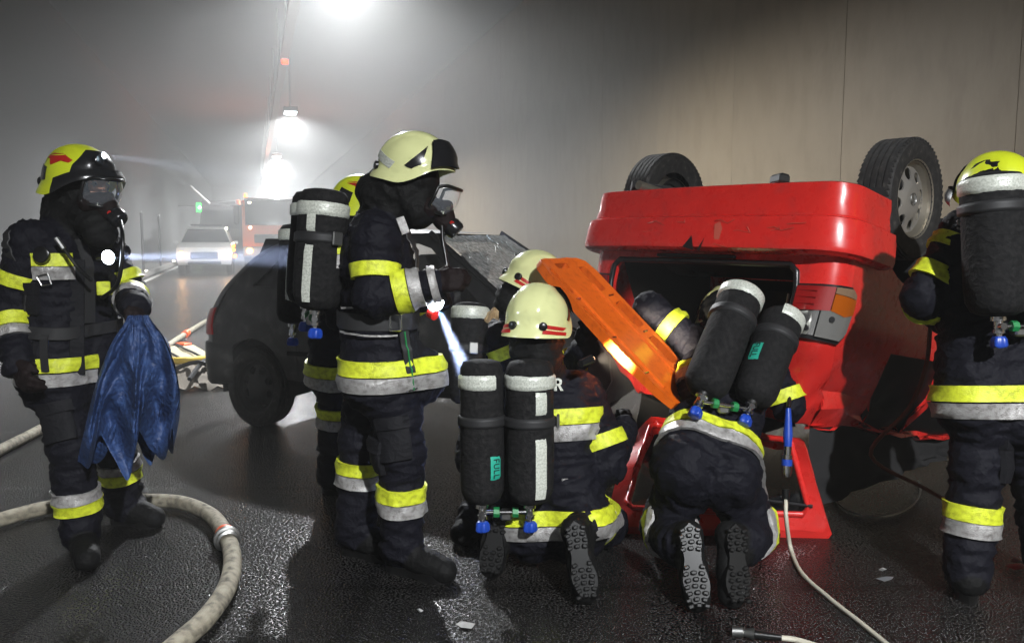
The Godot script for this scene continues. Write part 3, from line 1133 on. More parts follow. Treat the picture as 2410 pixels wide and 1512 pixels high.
func man_with_tarp() -> void:
	var J := {
		"pelvis": at(168, 815, 3.72), "chest": at(160, 625, 3.72), "neck": at(188, 510, 3.72), "head": at(190, 440, 3.72),
		"shR": at(72, 572, 3.58), "elR": at(22, 735, 3.56), "wrR": at(42, 860, 3.46),
		"shL": at(245, 582, 3.88), "elL": at(300, 690, 3.88), "wrL": at(318, 722, 3.66),
		"hipR": at(132, 880, 3.66), "kneeR": low(165, 3.60, 0.52), "ankR": low(190, 3.64, 0.115), "toeR": low(205, 3.46, 0.045),
		"hipL": at(212, 880, 3.80), "kneeL": low(262, 3.92, 0.52), "ankL": low(292, 4.02, 0.115), "toeL": low(362, 3.98, 0.045),
	}
	var face := Vector3(0.93, -0.1, 0.36).normalized()
	var fc := at(222, 447, 3.66)
	var skin := func(o: Vector3) -> Array:
		var c := at(196, 440, 3.72) - o
		var f := Vector3(face.x, 0, face.z).normalized()
		var r := f.cross(Vector3.UP).normalized()
		var up := Vector3.UP
		var b := [[c + f * 0.02, c + f * 0.055, 0.075, 0.055, SKIN, ""], [c + f * 0.06 - up * 0.03, c + f * 0.075 - up * 0.07, 0.045, 0.032, SKIN, ""],
			[c + f * 0.095 + up * 0.012, c + f * 0.122 - up * 0.028, 0.010, 0.014, SKIN, ""], [c + f * 0.083 + up * 0.03 - r * 0.035, c + f * 0.083 + up * 0.03 + r * 0.035, 0.016, 0.016, SKIN, ""]]
		for s in [-1.0, 1.0]:
			b.append([c + f * 0.094 + r * 0.031 * s + up * 0.008, c + f * 0.096 + r * 0.031 * s + up * 0.008, 0.0105, 0.0105, Color(0.22, 0.2, 0.19), ""])
			b.append([c + f * 0.104 + r * 0.031 * s + up * 0.008, c + f * 0.1045 + r * 0.031 * s + up * 0.008, 0.0045, 0.0045, Color(0.02, 0.02, 0.02), ""])
			b.append([c + f * 0.098 + r * 0.045 * s + up * 0.026, c + f * 0.1 + r * 0.018 * s + up * 0.028, 0.005, 0.006, Color(0.05, 0.03, 0.02), ""])
		return b
	var D := person("firefighter standing at the left, chest torch lit, blue tarp in hand", at(180, 1250, 3.72), J, {
		"face": face, "skin": skin, "extra": [[at(182, 455, 3.76), at(170, 540, 3.80), 0.10, 0.125, HOOD, "collar"], [at(205, 500, 3.66), at(232, 545, 3.62), 0.075, 0.07, HOOD, "collar"]],
		"hands": [[J.wrR, at(66, 925, 3.36) - J.wrR, Vector3(0.6, 0, -0.4), Vector3(0.7, 0.1, 0.6), 0.55], [J.wrL, at(345, 775, 3.56) - J.wrL, Vector3(-0.7, -0.6, 0), Vector3(-0.2, 0.4, 0.9), 0.95]],
	})
	tapes(D, [["armR", "shR", "elR", 0.165, 0.055, true], ["armR", "elR", "wrR", 0.06, 0.05, true], ["armR", "elR", "wrR", 0.112, 0.045, false],
		["armL", "shL", "elL", 0.165, 0.05, true], ["armL", "elL", "wrL", 0.10, 0.045, true], ["armL", "elL", "wrL", 0.146, 0.04, false],
		["torso", "pelvis", "chest", -0.055, 0.06, true, -1.0, 1.25], ["torso", "pelvis", "chest", -0.12, 0.056, false, -1.0, 1.25],
		["torso", "pelvis", "chest", 0.40, 0.055, true, -0.18, 0.62], ["torso", "pelvis", "chest", 0.342, 0.055, false, -0.18, 0.66],
		["legR", "kneeR", "ankR", 0.235, 0.05, false], ["legR", "kneeR", "ankR", 0.288, 0.05, true],
		["legL", "kneeL", "ankL", 0.20, 0.045, false], ["legL", "kneeL", "ankL", 0.252, 0.05, true]])
	var h := helmet(D.root, at(186, 422, 3.72), Vector3(0.93, -0.16, 0.36), Vector3(0.12, 1, 0.05), "neon")
	var eye := at(243, 366, 3.62)
	part("headlamp_lens", Sh.new().lathe([Vector2(0, 0), Vector2(0.014, 0.0), Vector2(0.012, 0.006), Vector2(0, 0.008)], 14, Transform3D(Basis(Vector3.BACK, -PI / 2 + 0.1), eye - D.root.position)), glow("headlamp glow", Color(0.85, 0.95, 1.0), 9.0), D.root)
	torch_light(D.root, eye - D.root.position + Vector3(0.02, 0, 0.0), at(620, 420, 4.4), 60.0, 5.0, 0.012)
	mask(D.root, fc, Vector3(0.93, -0.12, 0.36), Vector3.UP, [at(283, 520, 3.55), at(288, 555, 3.47), at(287, 610, 3.45), at(274, 670, 3.46), at(240, 700, 3.56)])
	pockets(D, [["torso", "pelvis", "chest", 0.23, 0.13, -0.75, -0.1], ["torso", "pelvis", "chest", 0.0, 0.10, -0.85, -0.15], ["legR", "hipR", "kneeR", 0.22, 0.17, -0.9, 0.5]])
	strap(D, "front_flap", [[0.40, 0.72], [0.2, 0.66], [0.0, 0.6], [-0.12, 0.6]], 0.06, mats["pocket cloth"], ["torso"], 0.006)
	strap(D, "shoulder_strap", [[0.52, -0.55], [0.42, -0.5], [0.25, -0.42], [0.1, -0.55]], 0.05, mats["black webbing"])
	strap(D, "shoulder_strap", [[0.52, 0.95], [0.42, 0.98], [0.25, 1.05], [0.1, 1.0]], 0.05, mats["black webbing"])
	strap(D, "waist_belt", [[0.10, -1.6], [0.09, -0.6], [0.08, 0.4], [0.09, 1.4], [0.1, 2.2]], 0.055, mats["black webbing"])
	strap(D, "hanging_strap", [[0.08, 0.02], [0.0, 0.0], [-0.09, 0.02]], 0.035, mats["black webbing"], ["torso"], 0.016)
	var base: Vector3 = D.root.position
	part("pressure_gauge", Sh.new().lathe([Vector2(0, 0), Vector2(0.030, 0.0), Vector2(0.034, 0.01), Vector2(0.034, 0.022), Vector2(0.024, 0.028), Vector2(0, 0.026)], 20, Transform3D(Basis(Vector3.RIGHT, PI / 2 - 0.1), at(102, 600, 3.50) - base)), mats["black rubber"], D.root)
	var ring := []
	for p in [[88, 650], [112, 643], [120, 668], [98, 672], [86, 652]]: ring.append(at(p[0], p[1], 3.50) - base)
	part("carabiner", Sh.new().tube(ring, 0.004, 6), mats["dull metal"], D.root)
	part("hose_coupling", Sh.new().tube([at(132, 560, 3.50) - base, at(150, 585, 3.50) - base], 0.011, 8), mats["dull metal"], D.root)
	part("air_line", Sh.new().tube(smooth_line([at(150, 585, 3.50) - base, at(180, 625, 3.50) - base, at(215, 660, 3.54) - base], 5), 0.008, 7), mats["black rubber"], D.root)
	part("chest_patch", Sh.new().box(at(243, 678, 3.60) - base, Vector3(0.055, 0.06, 0.012), 0.004, Basis(Vector3.UP, 0.5)), mats["yellow tape"], D.root)
	part("whistle_clip", Sh.new().tube([at(104, 820, 3.52) - base, at(112, 800, 3.51) - base, at(108, 835, 3.51) - base], 0.005, 6), mats["bright metal"], D.root)
	# torch clipped to the chest
	var tp := at(233, 608, 3.53) - base
	var tip := at(254, 605, 3.50) - base
	part("chest_torch", Sh.new().tube([tp, tip.lerp(tp, 0.3), tip], [0.017, 0.019, 0.031], 14), mats["gloss black plastic"], D.root)
	var dr := (tip - tp).normalized()
	part("torch_lens", Sh.new().lathe([Vector2(0.0, 0.012), Vector2(0.020, 0.014), Vector2(0.030, 0.0), Vector2(0, -0.001)], 18, Transform3D(Basis(Quaternion(Vector3.UP, dr)), tip)), glow("torch glow", Color(0.9, 0.95, 1.0), 30.0), D.root)
	torch_light(D.root, tip + dr * 0.03, at(800, 604, 4.5), 750.0, 4.0, 0.015, Color(0.75, 0.82, 1.0))
	tarp()

func tarp() -> void:
	var o := thing("blue_tarp", "crumpled blue tarp hanging from the left firefighter's hand", "tarp", low(300, 3.55, 0.0))
	var m := mat("blue tarp", Color(1, 1, 1), 0.58)
	m.albedo_texture = noise_tex(FastNoiseLite.TYPE_SIMPLEX_SMOOTH, 0.02, 512, 40, 0.0, 6, ramp([[0.2, lin(0.014, 0.032, 0.10)], [0.5, lin(0.024, 0.055, 0.16)], [0.75, lin(0.04, 0.085, 0.22)], [0.95, lin(0.08, 0.14, 0.28)]]))
	bumpy(m, noise_tex(FastNoiseLite.TYPE_SIMPLEX_SMOOTH, 0.03, 512, 41, 0.0, 5), 2.5, 0.7)
	var n := FastNoiseLite.new()
	n.seed = 8
	n.frequency = 1.0
	var low_y := [1085, 1102, 1072, 1024, 1075, 1130, 1085, 1015, 1060, 1078, 1000]
	var lft := [300, 258, 230, 206, 188, 176]
	var rgt := [346, 384, 402, 410, 414, 402]
	var lookup := func(t: Array, s: float) -> float:
		var x := clampf(s, 0, 1) * (t.size() - 1)
		var i := mini(int(x), t.size() - 2)
		return cubic_interpolate(t[i], t[i + 1], t[maxi(i - 1, 0)], t[mini(i + 2, t.size() - 1)], x - i)
	var f := func(u: float, v: float) -> Vector3:
		var py: float = lerpf(742, lookup.call(low_y, u), v)
		var px: float = lerpf(lookup.call(lft, v), lookup.call(rgt, v), u)
		var k := smoothstep(0.02, 0.55, v)
		var bend := 0.18 * sin(v * 4.0 + u * 2.0)
		var fold: float = 0.065 * k * sin(TAU * (2.3 * u + bend)) + 0.030 * k * sin(TAU * (4.1 * u - bend * 1.6) + 1.0) + 0.030 * smoothstep(0.25, 0.7, v) * sin(v * 17.0 - u * 9.0) + 0.020 * n.get_noise_2d(u * 4.0, v * 4.5)
		px += 9.0 * k * cos(TAU * (2.3 * u + bend))
		return at(px, py, 3.48 - fold - 0.09 * sin(u * PI) * k) - o.position
	var back := func(u: float, v: float) -> Vector3:
		return f.call(u, v) + Vector3(0.0, 0.0, -0.22 * sin(u * PI) * smoothstep(0.0, 0.3, v) - 0.012 + 0.04 * n.get_noise_2d(u * 7 + 4, v * 8) * sin(u * PI))
	part("front_fold", Sh.new().grid(80, 80, f), m, o, 80.0)
	part("rear_fold", Sh.new().grid(50, 50, back), m, o, 80.0)

func man_with_torch() -> void:
	var J := {
		"pelvis": at(892, 800, 3.52), "chest": at(888, 610, 3.52), "neck": at(930, 490, 3.52), "head": at(978, 425, 3.52),
		"shR": at(885, 570, 3.34), "elR": at(880, 700, 3.27), "wrR": at(1018, 668, 3.28),
		"shL": at(905, 570, 3.70), "elL": at(950, 690, 3.80), "wrL": at(1035, 700, 3.62),
		"hipR": at(918, 880, 3.44), "kneeR": low(945, 3.40, 0.53), "ankR": low(945, 3.42, 0.13), "toeR": low(1046, 3.33, 0.045),
		"hipL": at(880, 880, 3.62), "kneeL": low(850, 3.62, 0.53), "ankL": low(838, 3.62, 0.13), "toeL": low(905, 3.56, 0.045),
	}
	var face := Vector3(0.97, -0.3, 0.1).normalized()
	var D := person("firefighter standing in profile at the centre, pale helmet, shining a torch downwards", at(900, 1250, 3.5), J, {
		"face": face, "bulk": 1.06,
		"extra": [[at(945, 430, 3.53), at(885, 450, 3.55), 0.115, 0.08, HOOD, "collar"], [at(960, 460, 3.5), at(985, 495, 3.48), 0.085, 0.075, HOOD, "collar"], [at(905, 870, 3.46), at(985, 890, 3.50), 0.14, 0.11, NAVY, "torso"], [at(1000, 850, 3.5), at(1015, 905, 3.5), 0.06, 0.05, NAVY, "torso"]],
		"hands": [[J.wrR, at(1085, 652, 3.24) - J.wrR, Vector3(0, -0.4, -0.9), Vector3(0.1, 0.9, -0.3), 0.75], [J.wrL, at(1060, 690, 3.5) - J.wrL, Vector3(0, -0.8, 0.5), Vector3(0.1, 0.6, 0.6), 1.1]],
	})
	tapes(D, [["armR", "shR", "elR", 0.125, 0.058, true, 0.0, TAU, Vector3(0.0, 0.02, 0.0)], ["armR", "elR", "wrR", 0.115, 0.058, true], ["armR", "elR", "wrR", 0.172, 0.048, false], ["armR", "elR", "wrR", 0.245, 0.03, false],
		["armL", "elL", "wrL", 0.1, 0.05, true],
		["torso", "pelvis", "chest", -0.09, 0.062, true], ["torso", "pelvis", "chest", -0.158, 0.062, false],
		["torso", "pelvis", "chest", 0.40, 0.055, true, -1.75, -0.75], ["torso", "pelvis", "chest", 0.342, 0.055, false, -1.75, -0.75],
		["legR", "kneeR", "ankR", 0.165, 0.06, true], ["legR", "kneeR", "ankR", 0.228, 0.055, false],
		["legL", "kneeL", "ankL", 0.115, 0.055, true], ["legL", "kneeL", "ankL", 0.175, 0.055, false]])
	helmet(D.root, at(978, 396, 3.52), Vector3(0.96, -0.26, 0.10), Vector3(0.26, 1, 0.02), "pale", false)
	mask(D.root, at(1012, 458, 3.50), Vector3(0.97, -0.3, 0.06), Vector3(0.3, 1, 0), [at(1040, 530, 3.46), at(1042, 570, 3.45), at(1048, 600, 3.44), at(1056, 655, 3.42)])
	apparatus(D, [[at(745, 728, 3.42), at(764, 446, 3.46), 0.103, Vector3(0.05, 0, 1), {"strip": [[0.06, 0.55, -27.0, 20.0], [0.63, 0.80, -25.0, 20.0]], "belt": 0.59, "buckle": 42.0}],
		[at(722, 716, 3.66), at(740, 452, 3.70), 0.095, Vector3(0, 0, 1), {}]])
	pockets(D, [["legR", "hipR", "kneeR", 0.26, 0.18, -0.6, 0.7], ["torso", "pelvis", "chest", -0.005, 0.10, 0.75, 1.35], ["legR", "kneeR", "ankR", 0.0, 0.14, 0.6, 2.2]])
	strap(D, "waist_belt", [[0.115, -3.0], [0.11, -1.4], [0.10, 0.0], [0.09, 1.4], [0.1, 2.9]], 0.07, mats["black webbing"])
	strap(D, "shoulder_strap", [[0.55, 0.7], [0.47, 1.3], [0.35, 1.45], [0.2, 1.3]], 0.05, mats["black webbing"])
	strap(D, "belt_end", [[0.06, 0.62], [-0.06, 0.68], [-0.2, 0.74]], 0.045, mats["black webbing"], ["torso"], 0.016)
	strap(D, "green_thread", [[0.06, 0.62], [-0.06, 0.68], [-0.2, 0.74]], 0.006, mats["green plastic"], ["torso"], 0.0215)
	var b: Vector3 = D.root.position
	strap(D, "belt_edge", [[0.155, -0.6], [0.165, 0.0], [0.15, 0.55]], 0.008, mats["silver tape"], ["torso"], 0.014)
	strap(D, "belt_edge", [[0.06, -0.6], [0.048, 0.0], [0.045, 0.55]], 0.008, mats["silver tape"], ["torso"], 0.014)
	var bc := at(922, 758, 3.30) - b
	for q in [[Vector3(-0.032, 0, 0), Vector3(0.012, 0.075, 0.012)], [Vector3(-0.008, 0, 0), Vector3(0.010, 0.075, 0.012)], [Vector3(0.012, 0.032, 0), Vector3(0.05, 0.010, 0.012)], [Vector3(0.012, -0.032, 0), Vector3(0.05, 0.010, 0.012)], [Vector3(0.036, 0, 0), Vector3(0.010, 0.07, 0.012)]]:
		part("buckle", Sh.new().box(bc + q[0], q[1], 0.003, Basis(Vector3.UP, 0.15)), mats["bright metal"], D.root)
	part("shoulder_patch", Sh.new().box(at(948, 530, 3.33) - b, Vector3(0.035, 0.07, 0.006), 0.002, Basis(Vector3.BACK, 0.35) * Basis(Vector3.UP, 0.4)), mats["silver tape"], D.root)
	# the torch in his hand is a thing of its own
	var t0 := at(1012, 690, 3.42)
	var t1 := at(1026, 716, 3.36)
	var tgt := at(1150, 1005, 3.78)
	var t := thing("hand_torch", "lit hand torch held by the firefighter in the centre", "torch", t0)
	part("grip", Sh.new().tube([Vector3.ZERO, (t1 - t0) * 0.4, (t1 - t0) * 0.9], [0.018, 0.02, 0.03], 16), mats["gloss black plastic"], t)
	var dr := (tgt - t1).normalized()
	part("torch_lens", Sh.new().lathe([Vector2(0.0, 0.012), Vector2(0.024, 0.014), Vector2(0.034, 0.0), Vector2(0, -0.001)], 18, Transform3D(Basis(Quaternion(Vector3.UP, dr)), t1 - t0)), mats["torch glow"], t)
	part("red_ring", Sh.new().tube([at(1012, 735, 3.38) - t0, at(1024, 742, 3.36) - t0], 0.022, 12), mats["red decal"], t)
	torch_light(t, t1 - t0 + dr * 0.03, tgt, 1800.0, 6.0, 0.015, Color(0.72, 0.8, 1.0))

func man_behind() -> void:
	var J := {
		"pelvis": at(800, 815, 4.62), "chest": at(800, 650, 4.58), "neck": at(826, 545, 4.55), "head": at(846, 495, 4.52),
		"shR": at(775, 600, 4.42), "elR": at(800, 740, 4.30), "wrR": at(880, 790, 4.3),
		"shL": at(830, 600, 4.76), "elL": at(850, 740, 4.9), "wrL": at(930, 760, 4.8),
		"hipR": at(785, 860, 4.52), "kneeR": low(790, 4.46, 0.55), "ankR": low(785, 4.5, 0.12), "toeR": low(840, 4.42, 0.045),
		"hipL": at(830, 860, 4.70), "kneeL": low(850, 4.75, 0.55), "ankL": low(850, 4.8, 0.12), "toeL": low(900, 4.75, 0.045),
	}
	var D := person("firefighter hidden behind the central one, yellow helmet with red flash showing", at(810, 1100, 4.6), J, {"face": Vector3(0.9, -0.3, -0.2).normalized()})
	tapes(D, [["legR", "kneeR", "ankR", 0.07, 0.055, true], ["legR", "kneeR", "ankR", 0.13, 0.055, false], ["armR", "shR", "elR", 0.15, 0.055, true], ["torso", "pelvis", "chest", -0.09, 0.06, true], ["torso", "pelvis", "chest", -0.155, 0.06, false]])
	helmet(D.root, at(850, 478, 4.52), Vector3(0.88, -0.3, -0.1), Vector3(0.3, 1, 0), "neon")
	apparatus(D, [[at(690, 760, 4.40), at(700, 528, 4.44), 0.092, Vector3(0, 0, 1), {"band": 0.03, "strip": [[0.2, 0.7, -15.0, 22.0]]}]])

func man_crouching() -> void:
	var J := {
		"pelvis": at(1165, 1000, 4.20), "chest": at(1190, 835, 4.18), "neck": at(1230, 735, 4.16), "head": at(1262, 675, 4.16),
		"shR": at(1180, 800, 4.00), "elR": at(1230, 920, 3.98), "wrR": at(1300, 900, 4.0),
		"shL": at(1230, 785, 4.34), "elL": at(1310, 900, 4.25), "wrL": at(1380, 818, 4.02),
		"hipR": at(1150, 1030, 4.08), "kneeR": low(1220, 3.98, 0.12), "ankR": low(1120, 3.85, 0.10), "toeR": low(1085, 3.75, 0.05),
		"hipL": at(1200, 1030, 4.30), "kneeL": low(1280, 4.25, 0.45), "ankL": low(1275, 4.25, 0.12), "toeL": low(1320, 4.2, 0.05),
	}
	var D := person("firefighter crouching behind the board, pale helmet half hidden, hand on the board", at(1190, 1100, 4.15), J, {"face": Vector3(0.8, -0.4, -0.3).normalized(),
		"hands": [[J.wrL, at(1392, 776, 3.96) - J.wrL, Vector3(0.6, 0.0, -0.5), Vector3(-0.6, 0.3, 0.5), 0.8]]})
	tapes(D, [["armL", "elL", "wrL", 0.125, 0.04, true], ["armL", "elL", "wrL", 0.162, 0.035, false], ["armL", "elL", "wrL", 0.195, 0.03, true], ["armR", "shR", "elR", 0.06, 0.06, true], ["torso", "pelvis", "chest", 0.28, 0.055, true], ["torso", "pelvis", "chest", 0.22, 0.055, false]])
	helmet(D.root, at(1262, 660, 4.16), Vector3(0.72, -0.42, -0.45), Vector3(0.3, 1, 0), "pale")
	apparatus(D, [[at(1096, 950, 3.90), at(1108, 712, 3.98), 0.088, Vector3(0.1, 0, 1), {"band": 0.02, "belt": 0.55, "buckle": 10.0}]])
	part("rag", Sh.new().grid(8, 6, func(u: float, v: float) -> Vector3: return at(1140 + 34 * u, 728 + 26 * v + 6 * sin(u * 7.0), 3.92 + 0.02 * sin(u * 9.0 + v * 5.0)) - D.root.position), mat("tan cloth", lin(0.4, 0.29, 0.16), 0.8), D.root, 80.0)

func man_with_twin_pack() -> void:
	var J := {
		"pelvis": at(1300, 1150, 3.50), "chest": at(1290, 975, 3.56), "neck": at(1275, 870, 3.60), "head": at(1265, 790, 3.60),
		"shR": at(1368, 930, 3.60), "elR": at(1428, 1095, 3.52), "wrR": at(1470, 1010, 3.80),
		"shL": at(1208, 925, 3.62), "elL": at(1170, 1060, 3.72), "wrL": at(1230, 1050, 3.95),
		"hipR": at(1345, 1190, 3.52), "kneeR": low(1425, 3.72, 0.11), "ankR": low(1372, 3.33, 0.26), "heelR": low(1352, 3.19, 0.27), "toeR": low(1378, 3.12, 0.055),
		"hipL": at(1240, 1190, 3.52), "kneeL": low(1215, 3.80, 0.11), "ankL": low(1182, 3.50, 0.20), "heelL": low(1172, 3.42, 0.25), "toeL": low(1158, 3.36, 0.055),
	}
	var D := person("kneeling firefighter in front, twin cylinders with a FULL tag on his back", at(1300, 1250, 3.5), J, {"face": Vector3(0.25, -0.1, -0.95).normalized(), "bulk": 1.05,
		"extra": [[at(1370, 960, 3.58), at(1420, 1060, 3.54), 0.10, 0.10, NAVY, "armR"], [at(1340, 1150, 3.42), at(1365, 1225, 3.40), 0.12, 0.11, NAVY, "torso"]],
		"hands": [[J.wrR, at(1500, 960, 4.0) - J.wrR, Vector3(-1, 0, 0), Vector3(0, 1, 0), 0.8]]})
	tapes(D, [["armR", "shR", "elR", 0.215, 0.062, true, 0.0, TAU, Vector3(0.0, 0.0, 0.0)], ["torso", "pelvis", "chest", 0.315, 0.066, true, 0.0, 2.2], ["torso", "pelvis", "chest", 0.245, 0.066, false, 0.0, 2.2],
		["torso", "pelvis", "chest", -0.10, 0.062, true], ["torso", "pelvis", "chest", -0.165, 0.058, false], ["legR", "kneeR", "ankR", 0.22, 0.035, true], ["legR", "kneeR", "ankR", 0.255, 0.03, false]])
	helmet(D.root, at(1265, 748, 3.58), Vector3(0.33, -0.08, -0.94), Vector3(0.0, 1, 0.02), "pale")
	apparatus(D, [[at(1135, 1182, 3.27), at(1133, 846, 3.30), 0.0885, Vector3(0, 0, 1), {"b0": -95.0, "b1": 40.0, "belt": 0.58, "tag": [0.27, 38.0]}],
		[at(1247, 1182, 3.27), at(1247, 846, 3.30), 0.0985, Vector3(0, 0, 1), {"strip": [[0.06, 0.50, 12.0, 27.0], [0.63, 0.80, 12.0, 27.0]], "belt": 0.575, "buckle": 84.0}]])
	letters(D.root, "R", at(1313, 905, 3.455), Vector3(0.15, 0.1, 1).normalized(), Vector3.UP, 0.055, mats["white reflective tape"])
	boot_sole(D.root, J.heelR, J.toeR, Vector3(0.05, 0.15, 1.0))
	boot_sole(D.root, J.heelL, J.toeL, Vector3(-0.1, 0.25, 1.0), -1.0)
	var b: Vector3 = D.root.position
	part("hip_pad", Sh.new().box(at(1340, 1160, 3.36) - b, Vector3(0.1, 0.14, 0.05), 0.015, Basis(Vector3.UP, 0.2)), mats["black webbing"], D.root)
	part("grey_edge", Sh.new().box(at(1340, 1128, 3.33) - b, Vector3(0.065, 0.010, 0.01), 0.002, Basis(Vector3.UP, 0.2)), mats["silver tape"], D.root)
	# small torch on his chest, lighting the board from below
	var lp := at(1392, 846, 3.42)
	part("small_torch", Sh.new().tube([lp - b + Vector3(-0.05, -0.01, 0.05), lp - b], [0.016, 0.02], 12), mats["gloss black plastic"], D.root)
	part("torch_lens", Sh.new().lathe([Vector2(0.0, 0.008), Vector2(0.012, 0.006), Vector2(0.018, 0.0), Vector2(0, -0.001)], 14, Transform3D(Basis(Quaternion(Vector3.UP, Vector3(0.6, 0.0, -0.8).normalized())), lp - b)), glow("small torch glow", Color(1.0, 0.8, 0.6), 6.0), D.root)
	torch_light(D.root, lp - b + Vector3(0.03, 0, -0.01), at(1490, 838, 3.74), 5.0, 24.0, 0.012, Color(1.0, 0.93, 0.82))

func man_leaning_in() -> void:
	var J := {
		"pelvis": at(1665, 1085, 3.42), "chest": at(1700, 905, 3.76), "neck": at(1715, 800, 4.02), "head": at(1702, 745, 4.10),
		"shR": at(1815, 850, 3.92), "elR": at(1855, 955, 3.86), "wrR": at(1845, 900, 4.2),
		"shL": at(1640, 815, 3.92), "elL": at(1530, 725, 4.04), "wrL": at(1500, 850, 4.30),
		"hipR": at(1712, 1110, 3.42), "kneeR": low(1782, 3.62, 0.12), "ankR": low(1752, 3.26, 0.20), "heelR": low(1716, 3.17, 0.26), "toeR": low(1722, 3.08, 0.055),
		"hipL": at(1618, 1110, 3.42), "kneeL": low(1556, 3.62, 0.12), "ankL": low(1600, 3.24, 0.20), "heelL": low(1622, 3.15, 0.27), "toeL": low(1640, 3.05, 0.055),
	}
	var D := person("kneeling firefighter leaning into the red car, boot soles towards the viewer", at(1690, 1330, 3.4), J, {"face": Vector3(0.0, -0.5, -0.85).normalized(), "bulk": 0.97, "skirt": 0.04, "cuff": 0.09,
		"extra": [[at(1628, 1120, 3.38), at(1578, 1225, 3.54), 0.11, 0.098, TROUSER, "legL"], [at(1706, 1120, 3.38), at(1762, 1225, 3.54), 0.11, 0.098, TROUSER, "legR"]]})
	tapes(D, [["armL", "shL", "elL", 0.155, 0.062, true], ["torso", "pelvis", "chest", 0.42, 0.055, true, -1.7, -0.7], ["torso", "pelvis", "chest", 0.365, 0.055, false, -1.7, -0.7],
		["torso", "pelvis", "chest", 0.105, 0.05, true], ["torso", "pelvis", "chest", 0.045, 0.055, false],
		["armR", "shR", "elR", 0.17, 0.06, true], ["legL", "kneeL", "ankL", 0.13, 0.045, true], ["legL", "kneeL", "ankL", 0.175, 0.04, false], ["legR", "kneeR", "ankR", 0.13, 0.045, true], ["legR", "kneeR", "ankR", 0.175, 0.04, false]])
	helmet(D.root, at(1708, 742, 4.16), Vector3(0.0, -0.45, -0.88), Vector3(0.1, 0.88, -0.45), "pale")
	apparatus(D, [[at(1655, 925, 3.42), at(1748, 690, 3.74), 0.098, Vector3(0, 0.35, 1), {"band": 0.0, "belt": 0.72}],
		[at(1770, 945, 3.46), at(1845, 742, 3.74), 0.094, Vector3(0, 0.35, 1), {"band": 0.0, "belt": 0.7, "tag": [0.42, -52.0], "b0": -20.0, "b1": 180.0}]])
	boot_sole(D.root, J.heelL, J.toeL, Vector3(-0.1, 0.2, 1.0))
	boot_sole(D.root, J.heelR, J.toeR, Vector3(0.2, 0.1, 1.0), -1.0)

func man_at_the_side() -> void:
	var J := {
		"pelvis": at(2345, 870, 3.26), "chest": at(2335, 660, 3.32), "neck": at(2335, 500, 3.38), "head": at(2335, 440, 3.42),
		"shR": at(2440, 600, 3.34), "elR": at(2490, 760, 3.3), "wrR": at(2500, 860, 3.4),
		"shL": at(2272, 550, 3.38), "elL": at(2172, 700, 3.34), "wrL": at(2238, 762, 3.60),
		"hipR": at(2400, 930, 3.26), "kneeR": low(2440, 3.22, 0.52), "ankR": low(2470, 3.26, 0.12), "toeR": low(2480, 3.40, 0.045),
		"hipL": at(2310, 930, 3.26), "kneeL": low(2300, 3.22, 0.52), "ankL": low(2278, 3.18, 0.12), "toeL": low(2258, 3.36, 0.045),
	}
	var D := person("standing firefighter cut off by the right edge, back turned, neon yellow helmet", at(2330, 1300, 3.3), J, {"face": Vector3(-0.2, -0.15, -0.95).normalized(), "bulk": 1.05,
		"hands": [[J.wrL, at(2268, 790, 3.78) - J.wrL, Vector3(0.4, -0.5, 0), Vector3(-0.3, 0.6, 0), 0.7]]})
	tapes(D, [["armL", "shL", "elL", 0.08, 0.055, true], ["armL", "shL", "elL", 0.215, 0.06, true], ["armL", "elL", "wrL", 0.07, 0.05, true],
		["torso", "pelvis", "chest", -0.09, 0.062, true], ["torso", "pelvis", "chest", -0.158, 0.06, false],
		["legL", "kneeL", "ankL", 0.175, 0.062, true], ["legL", "kneeL", "ankL", 0.238, 0.058, false]])
	helmet(D.root, at(2342, 446, 3.42), Vector3(-0.1, -0.25, -0.95), Vector3(0, 1, -0.2), "neon", false)
	apparatus(D, [[at(2350, 742, 3.06), at(2335, 408, 3.12), 0.112, Vector3(0, 0, 1), {"band": 0.02, "belt": 0.75, "b0": -120.0, "b1": 35.0}], [at(2470, 742, 3.06), at(2455, 408, 3.12), 0.112, Vector3(0, 0, 1), {}]])
	pockets(D, [["legL", "hipL", "kneeL", 0.24, 0.18, -1.6, -0.3]])
	letters(D.root, "S", at(2262, 528, 3.285), Vector3(-0.2, 0.2, 1).normalized(), Vector3.UP, 0.045, mats["silver tape"])
# ---------------------------------------------------------------- cars
var crumple := 0.0
var lean_from := 1.0
var lean_by := 0.6
var axle_at := 0.72
var nose_by := 1.0

func car_hw(y: float) -> float:
	if y < 0.75: return lerpf(0.775, 0.80, clampf((y - 0.3) / 0.25, 0, 1))
	if y < 1.0: return lerpf(0.80, 0.765, (y - 0.75) / 0.25)
	return lerpf(0.765, 0.585, clampf((y - 1.0) / 0.4, 0, 1))

func lean(y: float) -> float:
	if lean_from < 1.0: return 1.2 * maxf(0.0, y - 0.72) ** 1.6 + 0.28 * (maxf(0.0, y - 1.2) / 0.2) ** 2.5
	return maxf(0.0, y - lean_from) * lean_by

func nose(w: float) -> float:
	return w if w < 2.95 else 2.95 + (w - 2.95) * nose_by

func car_path(s: float) -> Array:
	var a := absf(s)
	var q := Vector2(a, 0.06 - 0.02 * (1.0 - (a / 0.68) ** 2))
	var n := Vector2(0, -1)
	if a > 0.68:
		var th := minf((a - 0.68) / 0.12, PI / 2)
		q = Vector2(0.68 + 0.12 * sin(th), 0.18 - 0.12 * cos(th))
		n = Vector2(sin(th), -cos(th))
		if a > 0.868: q.y += a - 0.868
	return [Vector2(q.x * signf(s), q.y), Vector2(n.x * signf(s), n.y)]

